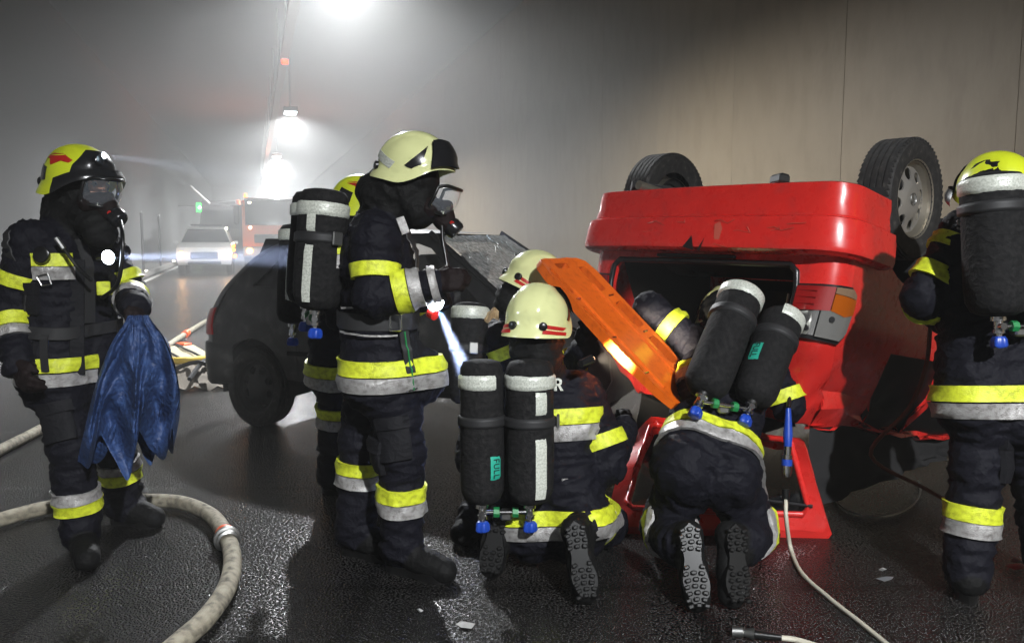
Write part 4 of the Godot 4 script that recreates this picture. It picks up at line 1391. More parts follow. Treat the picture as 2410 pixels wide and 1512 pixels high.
func car_rear(s: float, y: float, off: float) -> Vector3:
	var r := car_path(s)
	var q: Vector2 = r[0] + r[1] * off
	var p := Vector3(q.x * car_hw(y) / 0.80, y, q.y + lean(y))
	if crumple > 0.0:
		var k := crumple * smoothstep(1.0, 1.35, y)
		p += Vector3(folds.get_noise_3dv(p * 6.0), folds.get_noise_3dv(p * 5.0 + Vector3(9, 0, 0)) * 0.6, folds.get_noise_3dv(p * 7.0 + Vector3(0, 5, 0))) * k
	return p

func car_side(w: float, y: float, sg: float, off: float) -> Vector3:
	var x := car_hw(y) + off
	if w > 3.3: x -= 0.12 * ((w - 3.3) / 0.6) ** 2
	var p := Vector3(x * sg, y, nose(w))
	if crumple > 0.0:
		var k := crumple * smoothstep(1.0, 1.35, y)
		p += Vector3(folds.get_noise_3dv(p * 6.0), folds.get_noise_3dv(p * 5.0 + Vector3(9, 0, 0)) * 0.6, folds.get_noise_3dv(p * 7.0 + Vector3(0, 5, 0))) * k
	return p

func disc(c: Vector2, r: float, n := 28) -> PackedVector2Array:
	var p := PackedVector2Array()
	for i in n: p.append(c + Vector2(cos(TAU * i / n), sin(TAU * i / n)) * r)
	return p

func v2(a: Array) -> PackedVector2Array:
	var p := PackedVector2Array()
	for w in a: p.append(Vector2(w[0], w[1]))
	if Geometry2D.is_polygon_clockwise(p): p.reverse()
	return p

func wheel(root: Node3D, pos: Vector3, sg: float, r: float, cap: bool, tyre_m: Material) -> void:
	var n := Node3D.new()
	n.name = "wheel"
	root.add_child(n, true)
	n.transform = Transform3D(Basis(Vector3(0, 0, -sg), Vector3(sg, 0, 0), Vector3(0, -1, 0) * 1.0), pos)
	# local y points outwards
	var t := Sh.new()
	var w := 0.092
	var prof := [Vector2(0.185, -w * 0.8), Vector2(r * 0.80, -w), Vector2(r * 0.93, -w * 0.97), Vector2(r * 0.985, -w * 0.8)]
	for k in 5:
		var y: float = -w * 0.70 + k * w * 0.35
		prof.append(Vector2(r, y - 0.011)); prof.append(Vector2(r, y + 0.011))
		if k < 4:
			prof.append(Vector2(r - 0.008, y + 0.013)); prof.append(Vector2(r - 0.008, y + w * 0.35 - 0.013))
	prof.append_array([Vector2(r * 0.985, w * 0.8), Vector2(r * 0.93, w * 0.97), Vector2(r * 0.80, w), Vector2(r * 0.74, w * 0.97), Vector2(0.192, w * 0.86), Vector2(0.188, w * 0.8)])
	t.lathe(prof, 56)
	part("tyre", t, tyre_m, n, 30.0)
	var treads := Sh.new()
	for i in 64:
		for k in 2:
			var a := TAU * (i + 0.5 * k) / 64
			var b := Basis(Vector3.UP, -a)
			treads.box(b * Vector3(r - 0.009, (k * 2 - 1) * w * 0.82, 0), Vector3(0.010, w * 0.22, 0.024), 0.003, b * Basis(Vector3.RIGHT, 0.35 * (k * 2 - 1)))
	var tr := part("tread_blocks", treads, tyre_m, n)
	tr.set_meta("kind", "stuff")
	var rim := Sh.new()
	rim.lathe([Vector2(0.150, -w * 0.8), Vector2(0.150, w * 0.30), Vector2(0.172, w * 0.5), Vector2(0.186, w * 0.62), Vector2(0.191, w * 0.85), Vector2(0.197, w * 0.9), Vector2(0.199, w * 0.82)], 40)
	part("rim", rim, mats["rim steel" if cap else "dull black steel"], n, 30.0)
	part("brake_disc", Sh.new().lathe([Vector2(0, -w * 0.1), Vector2(0.12, -w * 0.1), Vector2(0.12, -w * 0.3), Vector2(0.149, -w * 0.5), Vector2(0.149, -w * 0.75)], 24), mats["dull black steel"], n)
	var holes := []
	for i in 8: holes.append(disc(Vector2(cos(TAU * (i + 0.5) / 8), sin(TAU * (i + 0.5) / 8)) * 0.128, 0.031, 16))
	var dish := func(q: Vector2, o: float) -> Vector3:
		var d := q.length()
		return Vector3(q.x, w * 0.42 + 0.020 * smoothstep(0.17, 0.06, d) + 0.008 * smoothstep(0.10, 0.08, d) + o, q.y)
	var f := func(q: Vector2) -> Vector3: return dish.call(q, 0.0)
	var g := func(q: Vector2) -> Vector3: return dish.call(q, -0.008)
	part("wheel_cover" if cap else "wheel_disc", Sh.new().mapped(disc(Vector2.ZERO, 0.178, 40), 14, 14, f, g, holes), mats["wheel silver" if cap else "dull black steel"], n, 50.0)
	if cap:
		var e := Sh.new()
		var ring := []
		for i in 25: ring.append(dish.call(Vector2(cos(TAU * i / 24), sin(TAU * i / 24)) * 0.030, 0.002))
		e.tube(ring, 0.0022, 6, false)
		for l in [[[-0.014, 0.024], [-0.004, 0.003], [0, 0.003], [0.0, 0.003], [0.004, 0.003], [0.014, 0.024]], [[-0.026, 0.012], [-0.012, -0.024], [0.0, -0.003], [0.012, -0.024], [0.026, 0.012]]]:
			var pts := []
			for q in l: pts.append(dish.call(Vector2(q[0], q[1]), 0.003))
			e.tube(pts, 0.0022, 5)
		part("emblem", e, mats["dull metal"], n)

# the shell that both wrecked hatchbacks share, in axes x across, y up, z forward from the rear
func car_shell(root: Node3D, paint: Material, dark: Material, seal: Material, side_windows: Array, opening: PackedVector2Array) -> void:
	var outline := v2([[0.18, 0.36], [3.78, 0.36], [3.88, 0.5], [3.86, 0.66], [3.72, 0.78], [2.95, 0.93], [2.2, 1.385], [1.6, 1.40], [0.18 + lean(1.40), 1.40], [0.18 + lean(1.3), 1.3], [0.18 + lean(1.2), 1.2], [0.18 + lean(1.1), 1.1], [0.18 + lean(1.0), 1.0], [0.18, 0.72]])
	for c in [Vector2(axle_at, 0.30), Vector2(3.12, 0.30)]:
		outline = Geometry2D.clip_polygons(outline, disc(c, 0.345, 36))[0]
	for sg in [-1.0, 1.0]:
		var f := func(q: Vector2) -> Vector3: return car_side(q.x, q.y, sg, 0.0)
		var g := func(q: Vector2) -> Vector3: return car_side(q.x, q.y, sg, -0.035)
		part("side_panel", Sh.new().mapped(outline, 22, 12, f, g, side_windows), paint, root, 40.0)
		for c in [axle_at, 3.12]:
			var liner := Sh.new()
			liner.grid(18, 2, func(u: float, v: float) -> Vector3:
				var a := lerpf(-0.2, PI + 0.2, u)
				return Vector3(sg * lerpf(0.78, 0.5, v), 0.30 + sin(a) * 0.348, c + cos(a) * 0.348))
			part("wheel_arch_liner", liner, dark, root)
	var rear := v2([[-0.868, 0.55], [0.868, 0.55], [0.868, 1.40], [-0.868, 1.40]])
	var f2 := func(q: Vector2) -> Vector3: return car_rear(q.x, q.y, 0.0)
	var g2 := func(q: Vector2) -> Vector3: return car_rear(q.x, q.y, -0.04)
	part("rear_panel", Sh.new().mapped(rear, 30, 14, f2, g2, [opening]), paint, root, 40.0)
	var rim := []
	for i in opening.size() + 1:
		var a: Vector2 = opening[i % opening.size()]
		var b: Vector2 = opening[(i + 1) % opening.size()]
		for k in 3: rim.append(car_rear(lerpf(a.x, b.x, k / 3.0), lerpf(a.y, b.y, k / 3.0), 0.004))
	part("hatch_seal", Sh.new().tube(rim, 0.015, 7, false), seal, root, 60.0)
	var roof := Sh.new()
	roof.grid(12, 16, func(u: float, v: float) -> Vector3:
		var x := lerpf(-0.585, 0.585, u)
		var p := Vector3(x, 1.40 + 0.03 * (1.0 - (x / 0.585) ** 2) * sin(v * PI), lerpf(0.04 + lean(1.40) + 0.13 * (x / 0.585) ** 6, 2.2, v))
		if crumple <= 0.0: p.y -= 0.05 * (1.0 - minf(v / 0.12, 1.0)) ** 2 * 0.5
		if crumple > 0.0: p.y -= crumple * (0.5 + folds.get_noise_3dv(p * 3.0)) * smoothstep(0.0, 0.2, v)
		return p)
	part("roof", roof, paint, root, 40.0)
	var hood := Sh.new()
	hood.grid(12, 10, func(u: float, v: float) -> Vector3:
		var x := lerpf(-0.755, 0.755, u)
		return Vector3(x * (1.0 - 0.07 * v * v), lerpf(0.935, 0.78, v ** 1.3) + 0.03 * (1.0 - (x / 0.755) ** 2), nose(lerpf(2.95, 3.74, v))))
	part("bonnet", hood, paint, root, 40.0)
	var front := Sh.new()
	front.grid(12, 6, func(u: float, v: float) -> Vector3:
		var x := lerpf(-0.70, 0.70, u)
		return Vector3(x, lerpf(0.80, 0.34, v), nose(3.74 + 0.16 * sin(v * PI * 0.75) - 0.08 * (x / 0.7) ** 4)))
	part("front_panel", front, paint, root, 40.0)
	var under := Sh.new()
	under.box(Vector3(0, 0.34, 1.55), Vector3(1.38, 0.07, 2.7), 0.02)
	under.box(Vector3(-0.28, 0.27, 0.34), Vector3(0.62, 0.10, 0.26), 0.04)
	under.box(Vector3(0.3, 0.28, 1.1), Vector3(0.6, 0.1, 0.5), 0.05)
	under.tube([Vector3(-0.7, 0.30, 0.72), Vector3(0.7, 0.30, 0.72)], 0.05, 10)
	under.tube([Vector3(-0.55, 0.25, 0.05), Vector3(-0.35, 0.25, 0.3), Vector3(0.05, 0.26, 1.6), Vector3(0.05, 0.27, 3.0)], 0.03, 10)
	part("underbody", under, dark, root)
	var inside := Sh.new()
	inside.quad(Vector3(-0.66, 0.60, 0.12), Vector3(0.66, 0.60, 0.12), Vector3(0.66, 0.60, 1.05), Vector3(-0.66, 0.60, 1.05))
	inside.quad(Vector3(-0.67, 0.58, 0.16), Vector3(-0.67, 0.58, 1.05), Vector3(-0.55, 1.36, 1.05), Vector3(-0.55, 1.36, 0.55))
	inside.quad(Vector3(0.67, 0.58, 0.16), Vector3(0.67, 0.58, 1.05), Vector3(0.55, 1.36, 1.05), Vector3(0.55, 1.36, 0.55))
	inside.box(Vector3(0, 0.90, 1.12), Vector3(1.2, 0.6, 0.16), 0.06, Basis(Vector3.RIGHT, 0.15))
	for x in [-0.36, 0.36]:
		inside.box(Vector3(x, 0.95, 2.0), Vector3(0.46, 0.62, 0.16), 0.06, Basis(Vector3.RIGHT, 0.25))
		inside.box(Vector3(x, 0.60, 2.25), Vector3(0.48, 0.16, 0.48), 0.06)
	inside.box(Vector3(0, 0.82, 2.85), Vector3(1.3, 0.26, 0.3), 0.08)
	inside.quad(Vector3(-0.55, 1.375, 0.6), Vector3(0.55, 1.375, 0.6), Vector3(0.55, 1.375, 2.2), Vector3(-0.55, 1.375, 2.2))
	part("interior", inside, dark, root)

func car_bumper(root: Node3D, paint: Material, rows: Array) -> void:
	var s := Sh.new()
	var m := rows.size() - 1
	s.grid(72, m, func(u: float, v: float) -> Vector3:
		var row: Array = rows[roundi(v * m)]
		var q := lerpf(-1.12, 1.12, u)
		var r := car_path(q)
		var p: Vector2 = r[0] + r[1] * (row[1] + 0.015)
		return Vector3(p.x * 1.0, row[0], p.y - 0.03))
	part("rear_bumper", s, paint, root, 32.0)

func car_mats() -> void:
	var red := mat("red car paint", Color(1, 1, 1), 0.32)
	red.albedo_texture = noise_tex(FastNoiseLite.TYPE_SIMPLEX_SMOOTH, 0.008, 512, 50, 0.0, 6, ramp([[0.1, lin(0.52, 0.03, 0.026)], [0.35, lin(0.61, 0.022, 0.018)], [0.9, lin(0.64, 0.026, 0.02)]]))
	red.uv1_triplanar = true
	red.uv1_scale = Vector3.ONE * 1.3
	red.roughness_texture = noise_tex(FastNoiseLite.TYPE_SIMPLEX_SMOOTH, 0.02, 512, 51, 0.0, 5, ramp([[0.2, grey(0.8)], [0.8, grey(1.0)]]))
	red.clearcoat_enabled = true
	red.clearcoat = 0.6
	red.clearcoat_roughness = 0.1
	var blk := mat("black car paint", Color(1, 1, 1), 0.42)
	blk.albedo_texture = noise_tex(FastNoiseLite.TYPE_SIMPLEX_SMOOTH, 0.01, 512, 52, 0.0, 6, ramp([[0.3, lin(0.004, 0.004, 0.005)], [0.6, lin(0.014, 0.014, 0.015)], [0.9, lin(0.045, 0.043, 0.041)]]))
	blk.clearcoat_enabled = true
	blk.clearcoat = 0.45
	blk.clearcoat_roughness = 0.2
	blk.uv1_triplanar = true
	mat("car lining", lin(0.012, 0.012, 0.013), 0.9)
	mat("seal rubber", lin(0.01, 0.01, 0.011), 0.3)
	mat("dull black steel", lin(0.05, 0.05, 0.05), 0.45, 0.6)
	mat("rim steel", lin(0.42, 0.38, 0.31), 0.32, 0.8)
	mat("wheel silver", lin(0.38, 0.36, 0.33), 0.35, 0.55)
	var ty := mat("tyre rubber", Color(1, 1, 1), 0.75)
	ty.albedo_texture = noise_tex(FastNoiseLite.TYPE_SIMPLEX_SMOOTH, 0.02, 512, 53, 0.0, 5, ramp([[0.3, lin(0.014, 0.013, 0.013)], [0.75, lin(0.03, 0.028, 0.026)], [0.95, lin(0.09, 0.08, 0.07)]]))
	ty.uv1_triplanar = true
	ty.uv1_scale = Vector3.ONE * 2.0
	var rl := mat("red lens", Color(0.55, 0.01, 0.01), 0.08)
	rl.clearcoat_enabled = true
	mat("amber lens", lin(0.34, 0.075, 0.005), 0.1)
	mat("smoked lens", lin(0.2, 0.13, 0.08), 0.1)
	var dg := mat("dusty glass", Color(0.035, 0.036, 0.04, 0.9), 0.4)
	dg.transparency = BaseMaterial3D.TRANSPARENCY_ALPHA
	mat("scuffed paint", lin(0.5, 0.09, 0.06), 0.6)
	mat("lamp reflector", lin(0.75, 0.74, 0.72), 0.16, 0.9)
	mat("clear lens", lin(0.27, 0.265, 0.25), 0.15, 0.5)

func red_car() -> void:
	crumple = 0.07
	var p := 0.205
	var U := Vector3(0.645, 0, 0.764)
	var V := Vector3(0.764, 0, -0.645)
	var W := V * cos(p) - Vector3.UP * sin(p)
	var Y := -(Vector3.UP * cos(p) + V * sin(p))
	var o := thing("overturned_car", "red hatchback lying on its roof with the tailgate hanging open", "car", Vector3(1.02, 1.97, -4.31), Basis(U * 0.97, Y, W))
	var red: Material = mats["red car paint"]
	var opening := v2([[-0.55, 0.67], [0.55, 0.67], [0.585, 0.70], [0.60, 0.80], [0.60, 0.98], [0.54, 1.22], [0.50, 1.33], [0.44, 1.36], [-0.44, 1.36], [-0.50, 1.33], [-0.54, 1.22], [-0.60, 0.98], [-0.60, 0.80], [-0.585, 0.70]])
	car_shell(o, red, mats["car lining"], mats["seal rubber"], [v2([[0.72, 0.99], [1.36, 0.97], [1.36, 1.37], [0.80, 1.37]]), v2([[1.40, 0.96], [2.78, 0.955], [2.24, 1.33], [2.1, 1.37], [1.40, 1.37]])], opening)
	car_bumper(o, red, [[0.30, -0.07], [0.286, -0.03], [0.286, -0.012], [0.292, 0.0], [0.34, 0.006], [0.38, 0.004], [0.44, 0.016], [0.450, 0.012], [0.453, 0.034], [0.459, 0.046], [0.50, 0.054], [0.59, 0.060], [0.612, 0.054], [0.622, 0.034], [0.626, 0.0], [0.624, -0.06]])
	for sg in [-1.0, 1.0]:
		for w in [0.72, 3.12]:
			wheel(o, Vector3(sg * 0.70, 0.21 if w < 1 else 0.24, w) + (Vector3(-0.08, 0.0, -0.10) if sg < 0 and w < 1 else Vector3.ZERO), sg, 0.306, true, mats["tyre rubber"])
	# lamps of the tail, both sides
	var lens := func(pts: Array, off: float, sg: float) -> Sh:
		var poly := PackedVector2Array()
		for q in pts: poly.append(Vector2(q[0] * sg, q[1]))
		if Geometry2D.is_polygon_clockwise(poly): poly.reverse()
		var f := func(q: Vector2) -> Vector3: return car_rear(q.x, q.y, off)
		var g := func(q: Vector2) -> Vector3: return car_rear(q.x, q.y, 0.001)
		return Sh.new().mapped(poly, 8, 6, f, g)
	for sg in [1.0, -1.0]:
		var n := Node3D.new()
		n.name = "tail_light"
		o.add_child(n, true)
		part("housing", lens.call([[0.605, 0.755], [0.86, 0.745], [0.905, 0.775], [0.915, 0.86], [0.90, 0.97], [0.86, 1.01], [0.66, 1.0], [0.605, 0.95]], 0.010, sg), mats["seal rubber"], n)
		part("red_lens", lens.call([[0.612, 0.765], [0.775, 0.760], [0.775, 0.868], [0.612, 0.878]], 0.024, sg), mats["red lens"], n)
		part("amber_lens", lens.call([[0.778, 0.79], [0.896, 0.80], [0.90, 0.868], [0.84, 0.885], [0.778, 0.868]], 0.024, sg), mats["amber lens"], n)
		part("upper_lens", lens.call([[0.778, 0.760], [0.855, 0.755], [0.89, 0.778], [0.895, 0.797], [0.778, 0.787]], 0.023, sg), mats["smoked lens"], n)
		part("reflector", lens.call([[0.63, 0.885], [0.735, 0.87], [0.735, 0.985], [0.67, 0.985], [0.63, 0.94]], 0.014, sg), mats["lamp reflector"], n)
		part("clear_lens", lens.call([[0.742, 0.868], [0.898, 0.858], [0.888, 0.955], [0.85, 0.995], [0.742, 0.99]], 0.022, sg), mats["clear lens"], n)
		for q in [[0.665, 0.92, 0.012], [0.70, 0.955, 0.014], [0.79, 0.905, 0.014]]:
			var c := car_rear(q[0] * sg, q[1], 0.012)
			part("bulb_socket", Sh.new().tube([c, car_rear(q[0] * sg, q[1], 0.027)], q[2], 12), mats["seal rubber"], n)
		for k in 3:
			part("lens_rib", Sh.new().box(car_rear(0.672 * sg, 0.785 + 0.03 * k, 0.026), Vector3(0.10, 0.004, 0.004), 0.001), mats["red lens"], n)
	for sg in [-1.0, 1.0]:
		for w in [[[0.70, 0.98], [1.37, 0.96], [1.37, 1.38], [0.79, 1.38]], [[1.39, 0.95], [2.79, 0.95], [2.25, 1.34], [2.1, 1.38], [1.39, 1.38]]]:
			part("side_window", Sh.new().mapped(v2(w), 6, 4, func(q: Vector2) -> Vector3: return car_side(q.x, q.y, sg, -0.014), func(q: Vector2) -> Vector3: return car_side(q.x, q.y, sg, -0.019)), mats["dusty glass"], o)
	# roof lining and door trim torn down to the road along both sides
	for sg in [-1.0, 1.0]:
		var rag := Sh.new()
		rag.grid(26, 8, func(u: float, v: float) -> Vector3:
			var w := lerpf(0.42, 2.45, u)
			var drop := maxf(0.02, 0.56 - 0.203 * w) * (1.0 - 0.05 * absf(sin(u * 19.0)))
			var q := Vector3(0.56 * sg, 1.385 + drop * v, w)
			return q + Vector3(folds.get_noise_2d(u * 9.0, v * 3.0 + sg * 7.0) * 0.05, 0.0, folds.get_noise_2d(v * 4.0, u * 6.0) * 0.05) * v)
		part("torn_lining", rag, mats["car lining"], o, 60.0)
	# seam beside the lamp, tears in the bumper
	var tear := Sh.new()
	tear.mapped(v2([[-0.02, 0.615], [0.03, 0.555], [0.055, 0.632]]), 2, 2, func(q: Vector2) -> Vector3: return Vector3(q.x, q.y, car_path(q.x)[0].y - 0.03 - 0.0765))
	tear.mapped(v2([[0.075, 0.632], [0.112, 0.565], [0.095, 0.632]]), 2, 2, func(q: Vector2) -> Vector3: return Vector3(q.x, q.y, car_path(q.x)[0].y - 0.03 - 0.0765))
	part("bumper_tear", tear, mats["seal rubber"], o)
	var rng := RandomNumberGenerator.new()
	rng.seed = 12
	for k in 9:
		var u0 := rng.randf_range(-0.6, 0.6)
		var y0 := rng.randf_range(0.48, 0.6)
		var pts := []
		for s in 4: pts.append(Vector3(u0 + s * rng.randf_range(0.015, 0.05), y0 + s * rng.randf_range(-0.008, 0.008), car_path(u0)[0].y - 0.03 - 0.0715))
		part("scratch", Sh.new().tube(pts, 0.0016, 4), mats["scuffed paint"], o)
	part("scuff", Sh.new().mapped(v2([[0.16, 0.50], [0.19, 0.485], [0.21, 0.52], [0.20, 0.58], [0.175, 0.60], [0.165, 0.55]]), 3, 3, func(q: Vector2) -> Vector3: return Vector3(q.x, q.y, car_path(q.x)[0].y - 0.03 - 0.0740)), mats["scuffed paint"], o)
	part("tow_eye", Sh.new().box(Vector3(0.42, 0.262, 0.05), Vector3(0.10, 0.05, 0.06), 0.012, Basis(Vector3.UP, 0.4)), mats["dull black steel"], o)
	part("tail_pipe", Sh.new().tube([Vector3(-0.45, 0.262, 0.0), Vector3(-0.42, 0.265, 0.3)], 0.026, 12), mats["rim steel"], o)
	part("number_lamp_trim", Sh.new().box(Vector3(0, 0.645, 0.02), Vector3(0.5, 0.018, 0.03), 0.006), mats["seal rubber"], o)
	# boot floor cover, gas strut
	part("gas_strut", Sh.new().tube([Vector3(0.53, 0.80, 0.10), Vector3(0.50, 1.02, 0.14), Vector3(0.50, 1.021, 0.14), Vector3(0.475, 1.30, 0.22)], [0.007, 0.007, 0.018, 0.018], 10), mats["dull metal"], o)
	part("strut_label", Sh.new().tube([Vector3(0.49, 1.12, 0.165), Vector3(0.483, 1.20, 0.19)], 0.0195, 10, false), mats["white reflective tape"], o)
	# the tailgate: hinged at the roof edge, bent, its lower rim on the road
	var hl := at(1530, 985, 4.72)
	var hr := at(1895, 1040, 3.82)
	var br := gnd(1958, 1258, 0.02)
	var bl := gnd(1425, 1246, 0.02)
	var inv := o.transform.affine_inverse()
	var gate := func(q: Vector2, off: float) -> Vector3:
		var a := hl.lerp(hr, q.x)
		var b := bl.lerp(br, q.x)
		var P := a.lerp(b, q.y)
		var nn := (hr - hl).cross(bl - hl).normalized()
		if nn.z < 0: nn = -nn
		P += nn * (off + 0.05 * sin(q.y * PI) + 0.02 * folds.get_noise_2d(q.x * 5.0, q.y * 4.0))
		return inv * P
	var gf := func(q: Vector2) -> Vector3: return gate.call(q, 0.02)
	var gg := func(q: Vector2) -> Vector3: return gate.call(q, -0.03)
	var hole := v2([[0.10, 0.10], [0.89, 0.09], [0.93, 0.14], [0.935, 0.82], [0.90, 0.88], [0.12, 0.88], [0.075, 0.82], [0.07, 0.15]])
	var tg := part("tailgate", Sh.new().mapped(v2([[0.02, 0.0], [0.98, 0.0], [1.0, 0.05], [1.0, 0.95], [0.97, 1.0], [0.03, 1.0], [0.0, 0.95], [0.0, 0.05]]), 16, 12, gf, gg, [hole]), red, o, 40.0)
	var lip := []
	for i in hole.size() + 1: lip.append(gate.call(hole[i % hole.size()], 0.024))
	part("window_rim", Sh.new().tube(lip, 0.016, 7, false), red, tg, 60.0)
	part("tailgate_pane", Sh.new().mapped(v2([[0.09, 0.40], [0.3, 0.62], [0.45, 0.55], [0.7, 0.72], [0.92, 0.60], [0.92, 0.87], [0.09, 0.87]]), 6, 4, func(q: Vector2) -> Vector3: return gate.call(q, -0.012), func(q: Vector2) -> Vector3: return gate.call(q, -0.017)), mats["dark glass"], tg)
	part("wiper", Sh.new().tube([gate.call(Vector2(0.72, 0.80), 0.05), gate.call(Vector2(0.96, 0.86), 0.06)], 0.009, 6), mats["seal rubber"], tg)
	crumple = 0.0

func black_car() -> void:
	lean_from = 0.80
	lean_by = 1.15
	axle_at = 0.60
	nose_by = 0.8
	var yaw := 0.40
	var W := Vector3(cos(yaw), 0, sin(yaw))
	var X := Vector3.UP.cross(W)
	var o := thing("damaged_car", "black hatchback with a cracked windscreen behind the central firefighter", "car", Vector3(-2.12, 0, -7.05), Basis(X, Vector3.UP * 1.035, W * 0.885))
	var blk: Material = mats["black car paint"]
	var windows := [v2([[0.58, 1.02], [0.78, 1.02], [0.83, 1.24]]), v2([[1.12, 1.0], [1.55, 0.98], [1.55, 1.33], [1.14, 1.33]]), v2([[1.62, 0.97], [2.72, 0.955], [2.22, 1.30], [2.1, 1.33], [1.62, 1.33]])]
	var opening := v2([[-0.5, 0.98], [0.5, 0.98], [0.46, 1.32], [-0.46, 1.32]])
	car_shell(o, blk, mats["car lining"], mats["seal rubber"], windows, opening)
	car_bumper(o, blk, [[0.30, -0.06], [0.285, -0.04], [0.31, -0.02], [0.44, -0.008], [0.55, -0.008], [0.60, -0.014], [0.615, -0.05]])
	for sg in [-1.0, 1.0]:
		for w in [0.60, 3.12]: wheel(o, Vector3(sg * 0.70, 0.285, nose(w)), sg, 0.29, false, mats["tyre rubber"])
	var ws := Sh.new()
	ws.grid(24, 16, func(u: float, v: float) -> Vector3:
		var x := lerpf(-1, 1, u) * lerpf(0.74, 0.56, v)
		var q := Vector3(x, lerpf(0.945, 1.385, v), lerpf(2.98, 2.22, v) + 0.09 * (1.0 - (x / 0.74) ** 2))
		return q + Vector3(0, 1, 1) * 0.008 * folds.get_noise_3dv(q * 9.0))
	part("cracked_windscreen", ws, mats["crazed glass"], o, 40.0)
	for sg in [-1.0, 1.0]:
		part("pillar_trim", Sh.new().tube([Vector3(sg * 0.77, 0.96, 2.95), Vector3(sg * 0.60, 1.40, 2.2)], 0.022, 8), mats["gloss black plastic"], o)
	var n := FastNoiseLite.new()
	n.seed = 4
	n.frequency = 1.0
	var cr := Sh.new()
	var rng := RandomNumberGenerator.new()
	rng.seed = 77
	for k in 46:
		var u := rng.randf_range(0.04, 0.9)
		var v := rng.randf_range(0.05, 0.9)
		var a := rng.randf() * TAU
		var pts := []
		for s in 5:
			var x := lerpf(-1, 1, u) * lerpf(0.74, 0.56, v)
			pts.append(Vector3(x, lerpf(0.945, 1.385, v) + 0.012, lerpf(2.98, 2.22, v) + 0.09 * (1.0 - (x / 0.74) ** 2) + 0.012))
			a += rng.randf_range(-0.7, 0.7)
			u = clampf(u + cos(a) * 0.035, 0.02, 0.98)
			v = clampf(v + sin(a) * 0.05, 0.02, 0.98)
		cr.tube(pts, 0.0022, 4)
	part("crack", cr, mats["pale crack"], o)
	for w in [1.06, 1.59, 2.86]:
		var seam := []
		for k in 9: seam.append(car_side(w + (0.06 * sin(k * 0.35) if w > 2 else 0.0), 0.40 + k * 0.068, -1.0, 0.001))
		part("door_seam", Sh.new().tube(seam, 0.004, 5), mats["seal rubber"], o)
	part("door_handle", Sh.new().box(car_side(1.75, 0.82, -1.0, 0.018), Vector3(0.03, 0.03, 0.17), 0.01), mats["gloss black plastic"], o)
	var rub := []
	for k in 12: rub.append(car_side(0.98 + k * 0.165, 0.56, -1.0, 0.008))
	part("rub_strip", Sh.new().tube(rub, 0.016, 6), mats["gloss black plastic"], o)
	part("rear_lamp", Sh.new().mapped(v2([[-0.88, 0.66], [-0.74, 0.66], [-0.72, 0.84], [-0.86, 0.86]]), 3, 3, func(q: Vector2) -> Vector3: return car_rear(q.x, q.y, 0.016), func(q: Vector2) -> Vector3: return car_rear(q.x, q.y, 0.0)), mats["red lens"], o)
	part("wing_mirror", Sh.new().box(Vector3(-0.90, 1.0, 2.55), Vector3(0.16, 0.12, 0.09), 0.03), mats["gloss black plastic"], o)
# ---------------------------------------------------------------- loose things
func glass_mats() -> void:
	var g := mat("dark glass", Color(0.05, 0.06, 0.08, 0.45), 0.05)
	g.transparency = BaseMaterial3D.TRANSPARENCY_ALPHA
	var c := mat("crazed glass", lin(0.4, 0.43, 0.41), 0.4)
	bumpy(c, noise_tex(FastNoiseLite.TYPE_CELLULAR, 0.05, 512, 61, 0.0, 1), 2.5, 0.6)
	c.albedo_texture = noise_tex(FastNoiseLite.TYPE_SIMPLEX_SMOOTH, 0.02, 512, 66, 0.0, 6, ramp([[0.3, lin(0.10, 0.11, 0.11)], [0.55, lin(0.28, 0.30, 0.29)], [0.8, lin(0.42, 0.44, 0.42)]]))
	c.albedo_color = Color(1, 1, 1, 0.82)
	c.transparency = BaseMaterial3D.TRANSPARENCY_ALPHA
	mat("pale crack", lin(0.3, 0.34, 0.33), 0.4)
	var b := mat("orange board", Color(1, 1, 1), 0.34)
	b.albedo_texture = noise_tex(FastNoiseLite.TYPE_SIMPLEX_SMOOTH, 0.012, 512, 62, 0.0, 6, ramp([[0.1, lin(0.55, 0.085, 0.006)], [0.4, lin(0.68, 0.115, 0.006)], [0.9, lin(0.72, 0.13, 0.008)]]))
	bumpy(b, noise_tex(FastNoiseLite.TYPE_SIMPLEX_SMOOTH, 0.12, 512, 63, 0.0, 3), 3.0, 0.03)
	var h := mat("canvas hose", Color(1, 1, 1), 0.8)
	h.albedo_texture = noise_tex(FastNoiseLite.TYPE_SIMPLEX_SMOOTH, 0.012, 512, 64, 0.0, 6, ramp([[0.15, lin(0.09, 0.08, 0.06)], [0.45, lin(0.27, 0.24, 0.18)], [0.8, lin(0.36, 0.33, 0.25)]]))
	bumpy(h, noise_tex(FastNoiseLite.TYPE_CELLULAR, 0.2, 512, 65, 0.0, 1), 2.5, 0.3)
	mat("orange ring", lin(0.75, 0.09, 0.01), 0.4)

func ground_line(pts: Array, y: float) -> Array:
	var out := []
	for p in pts: out.append(gnd(p[0], p[1], y))
	return smooth_line(out, 10)

